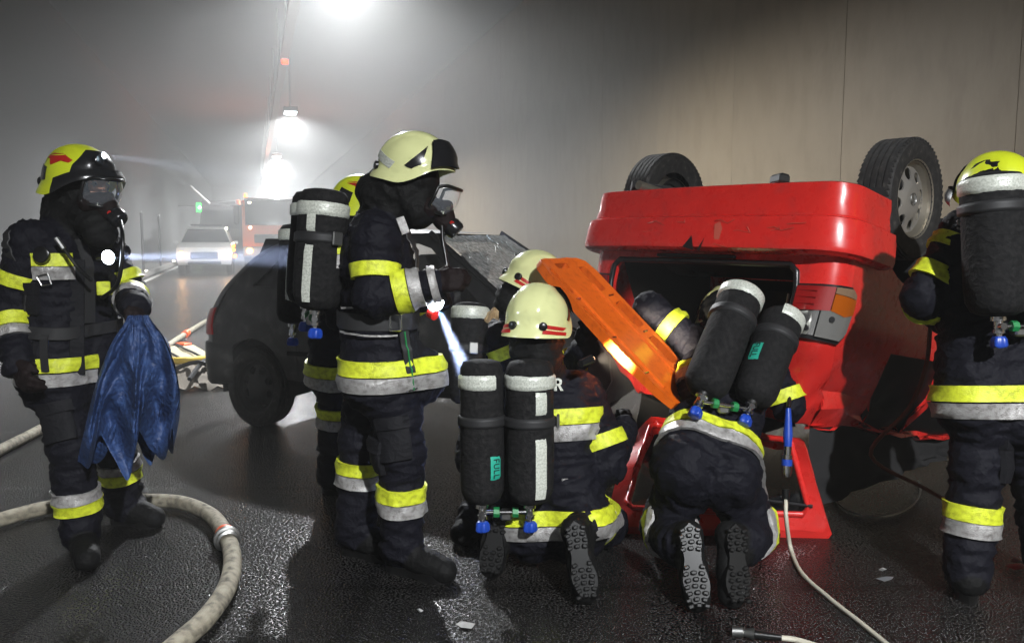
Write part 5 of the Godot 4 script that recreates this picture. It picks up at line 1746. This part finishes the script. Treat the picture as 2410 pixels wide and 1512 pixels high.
func hoses() -> void:
	var line := ground_line([[-60, 1240], [0, 1222], [110, 1194], [230, 1180], [330, 1177], [425, 1182], [490, 1208], [522, 1243], [545, 1300], [538, 1370], [492, 1445], [420, 1512], [330, 1590]], 0.04)
	var o := thing("fire_hose", "thick beige fire hose looping round the left firefighter's feet", "hose")
	part("hose", Sh.new().tube(line, 0.039, 16, true, 0.92), mats["canvas hose"], o, 60.0)
	var c := gnd(534, 1268, 0.045)
	var d := (gnd(541, 1288, 0.045) - gnd(526, 1250, 0.045)).normalized()
	var x := Transform3D(Basis(Quaternion(Vector3.UP, d)), c)
	part("coupling", Sh.new().lathe([Vector2(0.040, -0.04), Vector2(0.052, -0.035), Vector2(0.052, -0.015), Vector2(0.060, -0.012), Vector2(0.060, 0.010), Vector2(0.050, 0.013), Vector2(0.050, 0.035), Vector2(0.040, 0.04)], 24, x), mats["dull metal"], o)
	part("orange_band", Sh.new().lathe([Vector2(0.040, -0.085), Vector2(0.0445, -0.083), Vector2(0.0445, -0.048), Vector2(0.040, -0.046)], 24, x), mats["orange ring"], o)
	var b := thing("fire_hose", "fire hose running from the left edge into the depth of the tunnel", "hose")
	part("hose", Sh.new().tube(ground_line([[-80, 1100], [0, 1058], [90, 1012], [200, 948], [300, 880], [375, 826], [430, 789], [480, 758], [530, 732], [600, 700], [660, 680]], 0.036), 0.036, 12), mats["canvas hose"], b, 60.0)
	for q in [[437, 785], [386, 818]]:
		var w := gnd(q[0], q[1], 0.04)
		var e := (gnd(q[0] + 12, q[1] - 8, 0.04) - w).normalized()
		part("coupling_ring", Sh.new().tube([w - e * 0.10, w + e * 0.10], 0.052, 14), mats["orange ring"], b)
	# thin air line on the right
	var a := thing("air_line", "thin white air line with a blue coupler hanging from the boot of the car", "air line")
	var up := [at(1856, 960, 3.74), at(1854, 1050, 3.70), at(1851, 1110, 3.68), at(1850, 1150, 3.66), at(1850, 1196, 3.64)]
	part("hose", Sh.new().tube(smooth_line([at(1850, 1170, 3.65), at(1851, 1220, 3.60), gnd(1862, 1292, 0.02), gnd(1888, 1348, 0.012), gnd(1950, 1405, 0.01), gnd(2030, 1468, 0.01), gnd(2100, 1525, 0.01)], 8), 0.0095, 8), mat("white hose", lin(0.5, 0.47, 0.38), 0.5), a, 60.0)
	part("upper_hose", Sh.new().tube(smooth_line([up[0], at(1862, 915, 3.84), at(1872, 870, 4.0), at(1850, 830, 4.3)], 5), 0.011, 8), mats["black rubber"], a, 60.0)
	part("blue_sleeve", Sh.new().tube([up[0], up[0].lerp(up[1], 0.7), up[1]], [0.012, 0.022, 0.018], 12), mats["blue knob"], a)
	part("coupler_body", Sh.new().tube([up[1], up[1].lerp(up[2], 0.3), up[1].lerp(up[2], 0.32), up[2], up[2].lerp(up[3], 0.3)], [0.018, 0.018, 0.023, 0.023, 0.016], 14), mats["bright metal"], a)
	part("coupler_ring", Sh.new().tube([up[1].lerp(up[2], 0.5), up[1].lerp(up[2], 0.75)], 0.0245, 14), mats["blue knob"], a)
	part("strain_relief", Sh.new().tube([up[3], up[4]], [0.019, 0.012], 12), mats["black rubber"], a)
	var w2 := thing("air_coupler", "metal coupler lying on the road at the bottom edge", "coupler")
	part("body", Sh.new().tube([gnd(1724, 1484, 0.022), gnd(1748, 1487, 0.022), gnd(1752, 1487, 0.022), gnd(1776, 1491, 0.022)], [0.020, 0.020, 0.014, 0.022], 14), mats["dull metal"], w2)
	part("sleeve", Sh.new().tube([gnd(1776, 1491, 0.022), gnd(1840, 1500, 0.02)], [0.016, 0.012], 12), mats["black rubber"], w2)
	part("hose", Sh.new().tube(smooth_line([gnd(1838, 1500, 0.015), gnd(1880, 1506, 0.012), gnd(1960, 1530, 0.012)], 5), 0.010, 8), mats["white hose"], w2)
	var ring := []
	for i in 25:
		var t := lerpf(-0.3, PI + 0.5, i / 24.0)
		ring.append(gnd(2062 + 105 * cos(t), 1150 + 66 * sin(t), 0.006))
	tag(part("wire_loop", Sh.new().tube(ring, 0.005, 6), mats["dull metal"]), "thin bent wire lying on the road under the red car", "wire")

func spine_board() -> void:
	var S := at(1304, 612, 4.05)
	var axis := Vector3(0.60, -0.65, 0.45).normalized()
	var cross := Vector3(0.60, 0.0, -0.80)
	cross = (cross - axis * cross.dot(axis)).normalized()
	var n := cross.cross(axis).normalized()
	if n.z < 0: n = -n
	var o := thing("spine_board", "orange plastic rescue board pushed into the boot of the red car", "spine board", S, Basis(cross, n.cross(cross) * 1.0, n))
	var inv := o.transform.affine_inverse()
	var q0 := inv.basis * axis
	var sg := signf(q0.y)
	var poly := v2([[-0.10, 0.0], [-0.155, 0.015], [-0.19, 0.05], [-0.205, 0.12], [-0.205, 0.66], [-0.17, 0.86], [-0.12, 0.94], [0.12, 0.94], [0.17, 0.86], [0.205, 0.66], [0.205, 0.12], [0.19, 0.05], [0.155, 0.015], [0.10, 0.0]])
	var holes := []
	for y in [0.16, 0.42, 0.66]:
		for s in [-1.0, 1.0]:
			var x: float = (0.158 if y > 0.3 else 0.135) * s
			holes.append(v2([[x - 0.018, y - 0.085], [x + 0.018, y - 0.085], [x + 0.025, y - 0.06], [x + 0.025, y + 0.06], [x + 0.018, y + 0.085], [x - 0.018, y + 0.085], [x - 0.025, y + 0.06], [x - 0.025, y - 0.06]]))
	holes.append(v2([[-0.05, 0.035], [0.05, 0.035], [0.055, 0.05], [0.05, 0.07], [-0.05, 0.07], [-0.055, 0.05]]))
	var f := func(q: Vector2) -> Vector3: return Vector3(q.x, q.y * sg, 0.022 + 0.012 * smoothstep(0.12, 0.2, absf(q.x)) - 0.010 * cos(q.x * 9.0))
	var g := func(q: Vector2) -> Vector3: return Vector3(q.x, q.y * sg, -0.020 + 0.012 * smoothstep(0.1, 0.2, absf(q.x)))
	part("board", Sh.new().mapped(poly, 22, 32, f, g, holes), mats["orange board"], o, 42.0)
	for y in [0.29, 0.54, 0.76]:
		for s in [-1.0, 1.0]:
			part("strap_pin", Sh.new().tube([Vector3(0.15 * s - 0.016, y * sg, 0.028), Vector3(0.15 * s + 0.016, y * sg, 0.028)], 0.005, 8), mats["bright metal"], o)
	var rib := Sh.new()
	rib.tube([Vector3(-0.10, 0.2 * sg, 0.014), Vector3(-0.10, 0.85 * sg, 0.014)], 0.012, 8)
	rib.tube([Vector3(0.10, 0.2 * sg, 0.014), Vector3(0.10, 0.85 * sg, 0.014)], 0.012, 8)
	part("moulded_rib", rib, mats["orange board"], o)

func stretcher() -> void:
	var a := gnd(375, 842)
	var b := gnd(480, 925)
	var ax := (b - a).normalized()
	var o := thing("rescue_stretcher", "folded pale stretcher with black straps and yellow cords on the road", "stretcher", a, Basis(ax, Vector3.UP, ax.cross(Vector3.UP)))
	var L := (b - a).length()
	var pale := mat("stretcher slat", lin(0.34, 0.30, 0.2), 0.65)
	for k in 4:
		part("slat", Sh.new().box(Vector3(L * 0.34, 0.10 + 0.012 * k, -0.30 + 0.21 * k), Vector3(L * 0.66, 0.06, 0.195), 0.02, Basis(Vector3.BACK, 0.01 * k) * Basis(Vector3.RIGHT, 0.06)), pale, o)
	for k in 3:
		var z := -0.195 + 0.21 * k
		part("strap", Sh.new().tube(smooth_line([Vector3(0.0, 0.15, z), Vector3(L * 0.25, 0.17, z + 0.02), Vector3(L * 0.45, 0.165, z - 0.02), Vector3(L * 0.68, 0.17, z)], 5), 0.013, 6), mats["black webbing"], o)
	var yel := mat("yellow cord", lin(0.5, 0.36, 0.03), 0.6)
	for q in [[[L * 0.6, 0.17, -0.25], [L * 0.68, 0.2, 0.0], [L * 0.62, 0.18, 0.25], [L * 0.72, 0.16, 0.42]], [[L * 0.3, 0.10, 0.46], [L * 0.5, 0.12, 0.47], [L * 0.68, 0.15, 0.42], [L * 0.78, 0.1, 0.3]], [[L * 0.1, 0.08, 0.45], [L * 0.3, 0.08, 0.46], [L * 0.45, 0.06, 0.47]]]:
		var pts := []
		for w in q: pts.append(Vector3(w[0], w[1], w[2]))
		part("cord", Sh.new().tube(smooth_line(pts, 5), 0.035, 7), yel, o, 60.0)
	var bag := Sh.new()
	bag.grid(14, 12, func(u: float, v: float) -> Vector3:
		var x := lerpf(L * 0.66, L * 0.95, u)
		var z := lerpf(-0.42, 0.40, v)
		return Vector3(x, 0.15 * sin(u * PI) * sin(v * PI) + 0.05 * folds.get_noise_2d(u * 5.0, v * 6.0) + 0.02, z))
	part("crumpled_cover", bag, mat("grey cover", lin(0.12, 0.10, 0.075), 0.8), o, 60.0)
	for q in [[0.72, -0.3, 0.95, 0.1], [0.75, 0.2, 0.98, -0.25]]:
		part("strap", Sh.new().tube(smooth_line([Vector3(L * q[0], 0.12, q[1]), Vector3(L * (q[0] + q[2]) / 2, 0.24, (q[1] + q[3]) / 2), Vector3(L * q[2], 0.12, q[3])], 4), 0.022, 6), mats["black webbing"], o)
	part("orange_flap", Sh.new().box(Vector3(-0.05, 0.14, -0.28), Vector3(0.16, 0.03, 0.12), 0.01, Basis(Vector3.UP, 0.5)), mats["orange ring"], o)

func debris() -> void:
	var rng := RandomNumberGenerator.new()
	rng.seed = 31
	var clear := mat("clear shard", lin(0.12, 0.125, 0.13), 0.2)
	var labels := ["pale plastic shard near the right firefighter's boot", "small white chip on the dark road at the right", "clear splinter at the right edge of the road", "red plastic fragment behind the right firefighter's boot", "white chip on the road below the central firefighter", "pale paint scrap on the lit road at the bottom"]
	var k := 0
	for q in [[2086, 1362, 0.07, 0], [2078, 1341, 0.028, 1], [2398, 1322, 0.06, 0], [2395, 1335, 0.08, 2], [988, 1438, 0.022, 1], [1098, 1470, 0.06, 1]]:
		var s := Sh.new()
		var c := gnd(q[0], q[1], 0.008)
		var pts := []
		var m := 6
		for i in m:
			var a := TAU * i / m
			pts.append(c + Vector3(cos(a) * q[2] * rng.randf_range(0.4, 0.7), rng.randf_range(-0.004, 0.012), sin(a) * q[2] * rng.randf_range(0.25, 0.5)))
		for i in m:
			s.tri(c + Vector3(0, 0.012, 0), pts[i], pts[(i + 1) % m])
			s.tri(c + Vector3(0, -0.004, 0), pts[(i + 1) % m], pts[i])
		tag(part("shard", s, [clear, mat("pale chip", lin(0.3, 0.3, 0.29), 0.6), mats["red decal"]][q[3]], self, 10.0), labels[k], "shard", "fragments on the road")
		k += 1
	# hydraulic spreader held against the side of the red car
	var o := thing("rescue_spreader", "grey hydraulic rescue tool held at the side of the red car", "rescue tool")
	part("arm", Sh.new().tube([at(2245, 770, 3.75), at(2268, 830, 3.78), at(2288, 885, 3.8)], [0.030, 0.022, 0.014], 10), mats["dull metal"], o)
	part("arm", Sh.new().tube([at(2230, 765, 3.80), at(2215, 840, 3.86), at(2222, 890, 3.88)], [0.028, 0.020, 0.012], 10), mats["dull metal"], o)
	part("body", Sh.new().tube([at(2250, 700, 3.66), at(2240, 775, 3.76)], [0.05, 0.045], 14), mats["gloss black plastic"], o)
	part("cable", Sh.new().tube(smooth_line([at(2190, 770, 3.85), at(2180, 860, 3.85), at(2140, 960, 3.85), at(2050, 1070, 3.95), at(2180, 1150, 3.95), at(2270, 1200, 3.8)], 6), 0.010, 7), mat("rusty cable", lin(0.1, 0.03, 0.015), 0.7), o, 60.0)

# ---------------------------------------------------------------- traffic in the smoke
# a shell from a side outline [z, y], widths by height
func hull(prof: Array, hw: Array, n := 10) -> Sh:
	var s := Sh.new()
	var m := prof.size()
	var wid := func(y: float) -> float:
		for i in hw.size() - 1:
			if y <= hw[i + 1][0]: return lerpf(hw[i][1], hw[i + 1][1], clampf((y - hw[i][0]) / (hw[i + 1][0] - hw[i][0]), 0, 1))
		return hw[-1][1]
	s.grid(n, m, func(u: float, v: float) -> Vector3:
		var q: Array = prof[roundi(v * m) % m]
		var e := lerpf(-1, 1, u)
		return Vector3(wid.call(q[1]) * (signf(e) * (1.0 - (1.0 - absf(e)) ** 1.6)), q[1], q[0]))
	var flat := PackedVector2Array()
	for q in prof: flat.append(Vector2(q[0], q[1]))
	for k in range(0, Geometry2D.triangulate_polygon(flat).size(), 3):
		var tr := Geometry2D.triangulate_polygon(flat)
		for sg in [-1.0, 1.0]:
			var pts := []
			for j in 3:
				var q := flat[tr[k + j]]
				pts.append(Vector3(sg * wid.call(q.y), q.y, q.x))
			s.tri(pts[0], pts[1], pts[2])
	return s

func headlight(root: Node3D, called: String, p: Vector3, r: float, color: Color, energy: float, m: Material) -> void:
	part(called, Sh.new().lathe([Vector2(0, 0.03), Vector2(r * 0.7, 0.025), Vector2(r, 0), Vector2(0, -0.001)], 16, Transform3D(Basis(Vector3.RIGHT, PI / 2), p)), m, root)
	if energy > 0.0:
		var l := OmniLight3D.new()
		l.name = "headlight_light"
		root.add_child(l, true)
		l.position = p + Vector3(0, 0, 0.12)
		l.light_energy = energy
		l.light_color = color
		l.light_size = r
		l.omni_range = 30.0
		l.shadow_enabled = true

func traffic() -> void:
	var warm := glow("warm headlight", Color(1.0, 0.72, 0.4), 7.0)
	var white := glow("white lamp", Color(1.0, 0.97, 0.85), 10.0)
	var amber := glow("amber lamp", Color(1.0, 0.5, 0.1), 8.0)
	var pane := mat("far dark glass", lin(0.02, 0.025, 0.03), 0.15)
	var b := tunbasis()
	# white car
	var p := low(490, 30.9, 0.0)
	var o := thing("white_car", "white car with its headlights on, coming through the smoke", "car", p, b)
	part("body", hull([[2.2, 0.35], [2.28, 0.5], [2.26, 0.75], [2.1, 0.96], [1.05, 1.10], [0.35, 1.62], [0.1, 1.68], [-2.0, 1.66], [-2.25, 1.0], [-2.25, 0.35]], [[0.35, 0.86], [0.6, 0.92], [1.0, 0.90], [1.66, 0.66]]), mat("white paint", lin(0.34, 0.34, 0.33), 0.35), o, 40.0)
	part("windscreen", Sh.new().grid(8, 4, func(u: float, v: float) -> Vector3: return Vector3(lerpf(-1, 1, u) * lerpf(0.82, 0.63, v), lerpf(1.13, 1.60, v), lerpf(1.06, 0.40, v) + 0.03)), pane, o)
	part("grille", Sh.new().box(Vector3(0, 0.68, 2.28), Vector3(0.9, 0.24, 0.05), 0.03), pane, o)
	part("lower_intake", Sh.new().box(Vector3(0, 0.42, 2.27), Vector3(1.1, 0.10, 0.05), 0.02), pane, o)
	part("roof_rack", Sh.new().box(Vector3(0, 1.74, -0.4), Vector3(1.1, 0.07, 1.2), 0.02), pane, o)
	for sg in [-1.0, 1.0]:
		headlight(o, "headlight", Vector3(0.74 * sg, 0.72, 2.26), 0.11, Color(1.0, 0.75, 0.45), 0.2, warm)
		part("wing_mirror", Sh.new().box(Vector3(1.0 * sg, 1.1, 0.8), Vector3(0.2, 0.13, 0.1), 0.03), mats["white paint"], o)
		for z in [1.45, -1.4]:
			var wl := Sh.new().lathe([Vector2(0, -0.1), Vector2(0.33, -0.1), Vector2(0.35, -0.05), Vector2(0.35, 0.05), Vector2(0.33, 0.1), Vector2(0, 0.1)], 24, Transform3D(Basis(Vector3.BACK, PI / 2), Vector3(0.80 * sg, 0.35, z)))
			part("wheel", wl, mats["tyre rubber"], o)
	headlight(o, "marker_lamp", Vector3(0.70, 1.62, 0.4), 0.05, Color.WHITE, 0.0, white)
	headlight(o, "marker_lamp", Vector3(0.92, 1.05, 0.9), 0.05, Color.WHITE, 0.0, white)
	# orange truck
	p = low(640, 36.0, 0.0)
	o = thing("orange_truck", "orange truck facing the viewer, blurred by smoke", "truck", p, b)
	part("cab", hull([[1.1, 0.55], [1.18, 0.8], [1.15, 1.75], [0.98, 2.75], [0.7, 2.92], [-1.0, 2.95], [-1.1, 0.55]], [[0.5, 1.14], [1.6, 1.18], [2.5, 1.15], [2.95, 1.02]]), mat("orange paint", lin(0.62, 0.12, 0.02), 0.4), o, 40.0)
	part("windscreen", Sh.new().grid(10, 4, func(u: float, v: float) -> Vector3: return Vector3(lerpf(-1.04, 1.04, u), lerpf(1.78, 2.78, v), lerpf(1.17, 0.99, v) + 0.03 - 0.03 * lerpf(-1, 1, u) ** 2)), pane, o)
	part("sun_visor", Sh.new().box(Vector3(0, 2.82, 1.12), Vector3(2.1, 0.12, 0.22), 0.03, Basis(Vector3.RIGHT, 0.3)), pane, o)
	part("grille", Sh.new().box(Vector3(0.15, 1.22, 1.18), Vector3(1.7, 0.36, 0.06), 0.03), pane, o)
	part("bumper", Sh.new().box(Vector3(0, 0.68, 1.15), Vector3(2.34, 0.42, 0.2), 0.05), mat("truck bumper", lin(0.3, 0.3, 0.3), 0.5), o)
	part("load_body", Sh.new().box(Vector3(0, 1.75, -3.6), Vector3(2.4, 2.3, 4.8), 0.05), mats["orange paint"], o)
	for sg in [-1.0, 1.0]:
		headlight(o, "headlight", Vector3(0.90 * sg, 0.72, 1.27), 0.13, Color(1.0, 0.75, 0.45), 0.2, warm)
		part("wing_mirror", Sh.new().box(Vector3(1.38 * sg, 2.2, 1.1), Vector3(0.22, 0.75, 0.16), 0.05), pane, o)
		part("mirror_arm", Sh.new().tube([Vector3(1.1 * sg, 2.6, 1.0), Vector3(1.38 * sg, 2.55, 1.1)], 0.025, 6), pane, o)
		for z in [0.3, -4.0]:
			part("wheel", Sh.new().lathe([Vector2(0, -0.15), Vector2(0.46, -0.15), Vector2(0.5, -0.08), Vector2(0.5, 0.08), Vector2(0.46, 0.15), Vector2(0, 0.15)], 24, Transform3D(Basis(Vector3.BACK, PI / 2), Vector3(0.98 * sg, 0.5, z))), mats["tyre rubber"], o)
	headlight(o, "marker_lamp", Vector3(-0.85, 2.72, 1.05), 0.06, Color.WHITE, 0.0, white)
	headlight(o, "marker_lamp", Vector3(-0.85, 1.68, 1.2), 0.06, Color.WHITE, 0.0, white)
	part("beacon", Sh.new().lathe([Vector2(0, 0.16), Vector2(0.06, 0.14), Vector2(0.07, 0), Vector2(0, 0)], 12, Transform3D(Basis.IDENTITY, Vector3(-1.0, 2.95, 0.6))), amber, o)
	# dark fire engine behind the white car
	p = low(536, 39.0, 0.0)
	o = thing("dark_truck", "dark truck looming in the smoke behind the white car", "truck", p, b)
	var dk := mat("dark truck paint", lin(0.02, 0.018, 0.02), 0.5)
	part("cab", hull([[1.1, 0.5], [1.2, 0.8], [1.15, 1.6], [0.7, 2.6], [0.4, 2.75], [-1.2, 2.8], [-1.2, 0.5]], [[0.5, 1.1], [1.6, 1.15], [2.8, 1.0]]), dk, o, 40.0)
	part("windscreen", Sh.new().grid(8, 4, func(u: float, v: float) -> Vector3: return Vector3(lerpf(-1.0, 1.0, u), lerpf(1.66, 2.5, v), lerpf(1.13, 0.76, v) + 0.04)), pane, o)
	part("load_body", Sh.new().box(Vector3(0, 1.8, -3.6), Vector3(2.3, 2.4, 4.6), 0.05), dk, o)
	part("lamp_mast", Sh.new().tube([Vector3(-0.7, 2.8, 0.0), Vector3(-1.5, 3.6, 0.2)], 0.05, 8), mat("mast", lin(0.5, 0.5, 0.48), 0.4), o)
	for sg in [-1.0, 1.0]:
		for z in [0.3, -4.0]:
			part("wheel", Sh.new().lathe([Vector2(0, -0.15), Vector2(0.46, -0.15), Vector2(0.5, -0.08), Vector2(0.5, 0.08), Vector2(0.46, 0.15), Vector2(0, 0.15)], 24, Transform3D(Basis(Vector3.BACK, PI / 2), Vector3(0.95 * sg, 0.5, z))), mats["tyre rubber"], o)
	part("roof_beacon", Sh.new().lathe([Vector2(0, 0.22), Vector2(0.1, 0.18), Vector2(0.12, 0), Vector2(0, 0)], 12, Transform3D(Basis.IDENTITY, Vector3(0.55, 2.78, 0.5))), mat("unlit beacon", lin(0.6, 0.1, 0.03), 0.3), o)
	# warning lamps on a stand
	o = thing("warning_lamp", "small amber warning lamps on a stand beside the white car", "warning lamp", low(551, 30.0, 0.0), b)
	part("stand", Sh.new().tube([Vector3(0, 0, 0), Vector3(0, 1.0, 0)], 0.025, 8), pane, o)
	for y in [0.62, 0.85, 1.0]: headlight(o, "amber_lamp", Vector3(0.04 if y < 0.7 else 0.0, y, 0.04), 0.07, Color.WHITE, 0.0, amber)

func fittings() -> void:
	var b := tunbasis()
	var gp := at(473, 488, 52.0)
	var o := thing("exit_sign", "lit green emergency exit sign high on the left", "exit sign", gp, b)
	part("sign_box", Sh.new().box(Vector3(0, 0, -0.08), Vector3(0.62, 0.62, 0.14), 0.02), mats["gloss black plastic"], o)
	part("sign_face", Sh.new().box(Vector3(0, 0, 0.0), Vector3(0.58, 0.58, 0.02), 0.005), glow("exit sign green", Color(0.12, 0.85, 0.3), 5.0), o)
	var ar := Sh.new()
	ar.box(Vector3(0.06, 0, 0.014), Vector3(0.26, 0.09, 0.01), 0.002)
	ar.tri(Vector3(-0.2, 0, 0.018), Vector3(-0.06, 0.13, 0.018), Vector3(-0.06, -0.13, 0.018))
	part("sign_arrow", ar, glow("exit sign white", Color(0.9, 1.0, 0.9), 7.0), o)
	part("bracket", Sh.new().tube([Vector3(-0.3, 0.1, -0.08), Vector3(-1.35, 0.1, -0.08)], 0.04, 8), mats["dull metal"], o)
	var words := ["slim dark post on the walkway, nearer of two", "slim dark post on the walkway, farther of two"]
	for k in 2:
		var px: float = [338.0, 378.0][k]
		var d: float = [28.0, 33.0][k]
		var q := low(px, d, 0.13)
		var post := thing("marker_post", words[k], "post", q, b, "posts on the walkway")
		part("pole", Sh.new().tube([Vector3.ZERO, Vector3(0, 2.0, 0)], 0.045, 8), mats["dull black steel"], post)
		part("cap", Sh.new().tube([Vector3(0, 2.0, 0), Vector3(0, 2.05, 0)], [0.055, 0.03], 8), mats["dull metal"], post)
	var kl := ["bright kerb light beside the left kerb", "dimmer kerb light farther along the left kerb"]
	var km := glow("kerb light glow", Color(1.0, 0.95, 0.85), 9.0)
	for k in 2:
		var q := tun(-3.53, 0.15, [30.5, 41.0][k])
		var s := thing("kerb_light", kl[k], "kerb light", q, b, "kerb lights")
		part("casing", Sh.new().box(Vector3(0, 0.03, 0), Vector3(0.16, 0.06, 0.12), 0.015), mats["dull metal"], s)
		part("lens", Sh.new().box(Vector3(0, 0.035, 0.062), Vector3(0.13, 0.045, 0.012), 0.004), km, s)
	# cable tray under the ceiling with a red signal lamp
	var tr := thing("cable_tray", "pale cable tray running along under the ceiling", "cable tray")
	var s2 := Sh.new()
	tbox(s2, 0.68, 0.86, 5.22, 5.26, 12.0, 80.0, 0.005)
	tbox(s2, 0.68, 0.70, 5.26, 5.34, 12.0, 80.0, 0.003)
	tbox(s2, 0.84, 0.86, 5.26, 5.34, 12.0, 80.0, 0.003)
	part("tray", s2, mat("galvanised tray", lin(0.16, 0.12, 0.1), 0.7), tr)
	for k in 14:
		part("hanger", tbox(Sh.new(), 0.75, 0.79, 5.26, CEILING + 0.02, 13.0 + k * 4.9, 13.04 + k * 4.9, 0.003), mats["dull metal"], tr)
	var rl := thing("signal_lamp", "small red signal lamp on the cable tray", "signal lamp", tun(0.77, 5.17, 19.0), b)
	part("lens", Sh.new().lathe([Vector2(0, -0.10), Vector2(0.07, -0.08), Vector2(0.08, 0.0), Vector2(0, 0.0)], 14), glow("red signal glow", Color(1.0, 0.25, 0.1), 4.0), rl)
	part("mount", Sh.new().box(Vector3(0, 0.025, 0), Vector3(0.14, 0.05, 0.14), 0.01), mats["dull metal"], rl)
func build_all() -> void:
	cloth_mats()
	car_mats()
	glass_mats()
	fittings()
	traffic()
	red_car()
	black_car()
	man_with_tarp()
	man_with_torch()
	man_behind()
	man_crouching()
	man_with_twin_pack()
	man_leaning_in()
	man_at_the_side()
	spine_board()
	hoses()
	stretcher()
	debris()
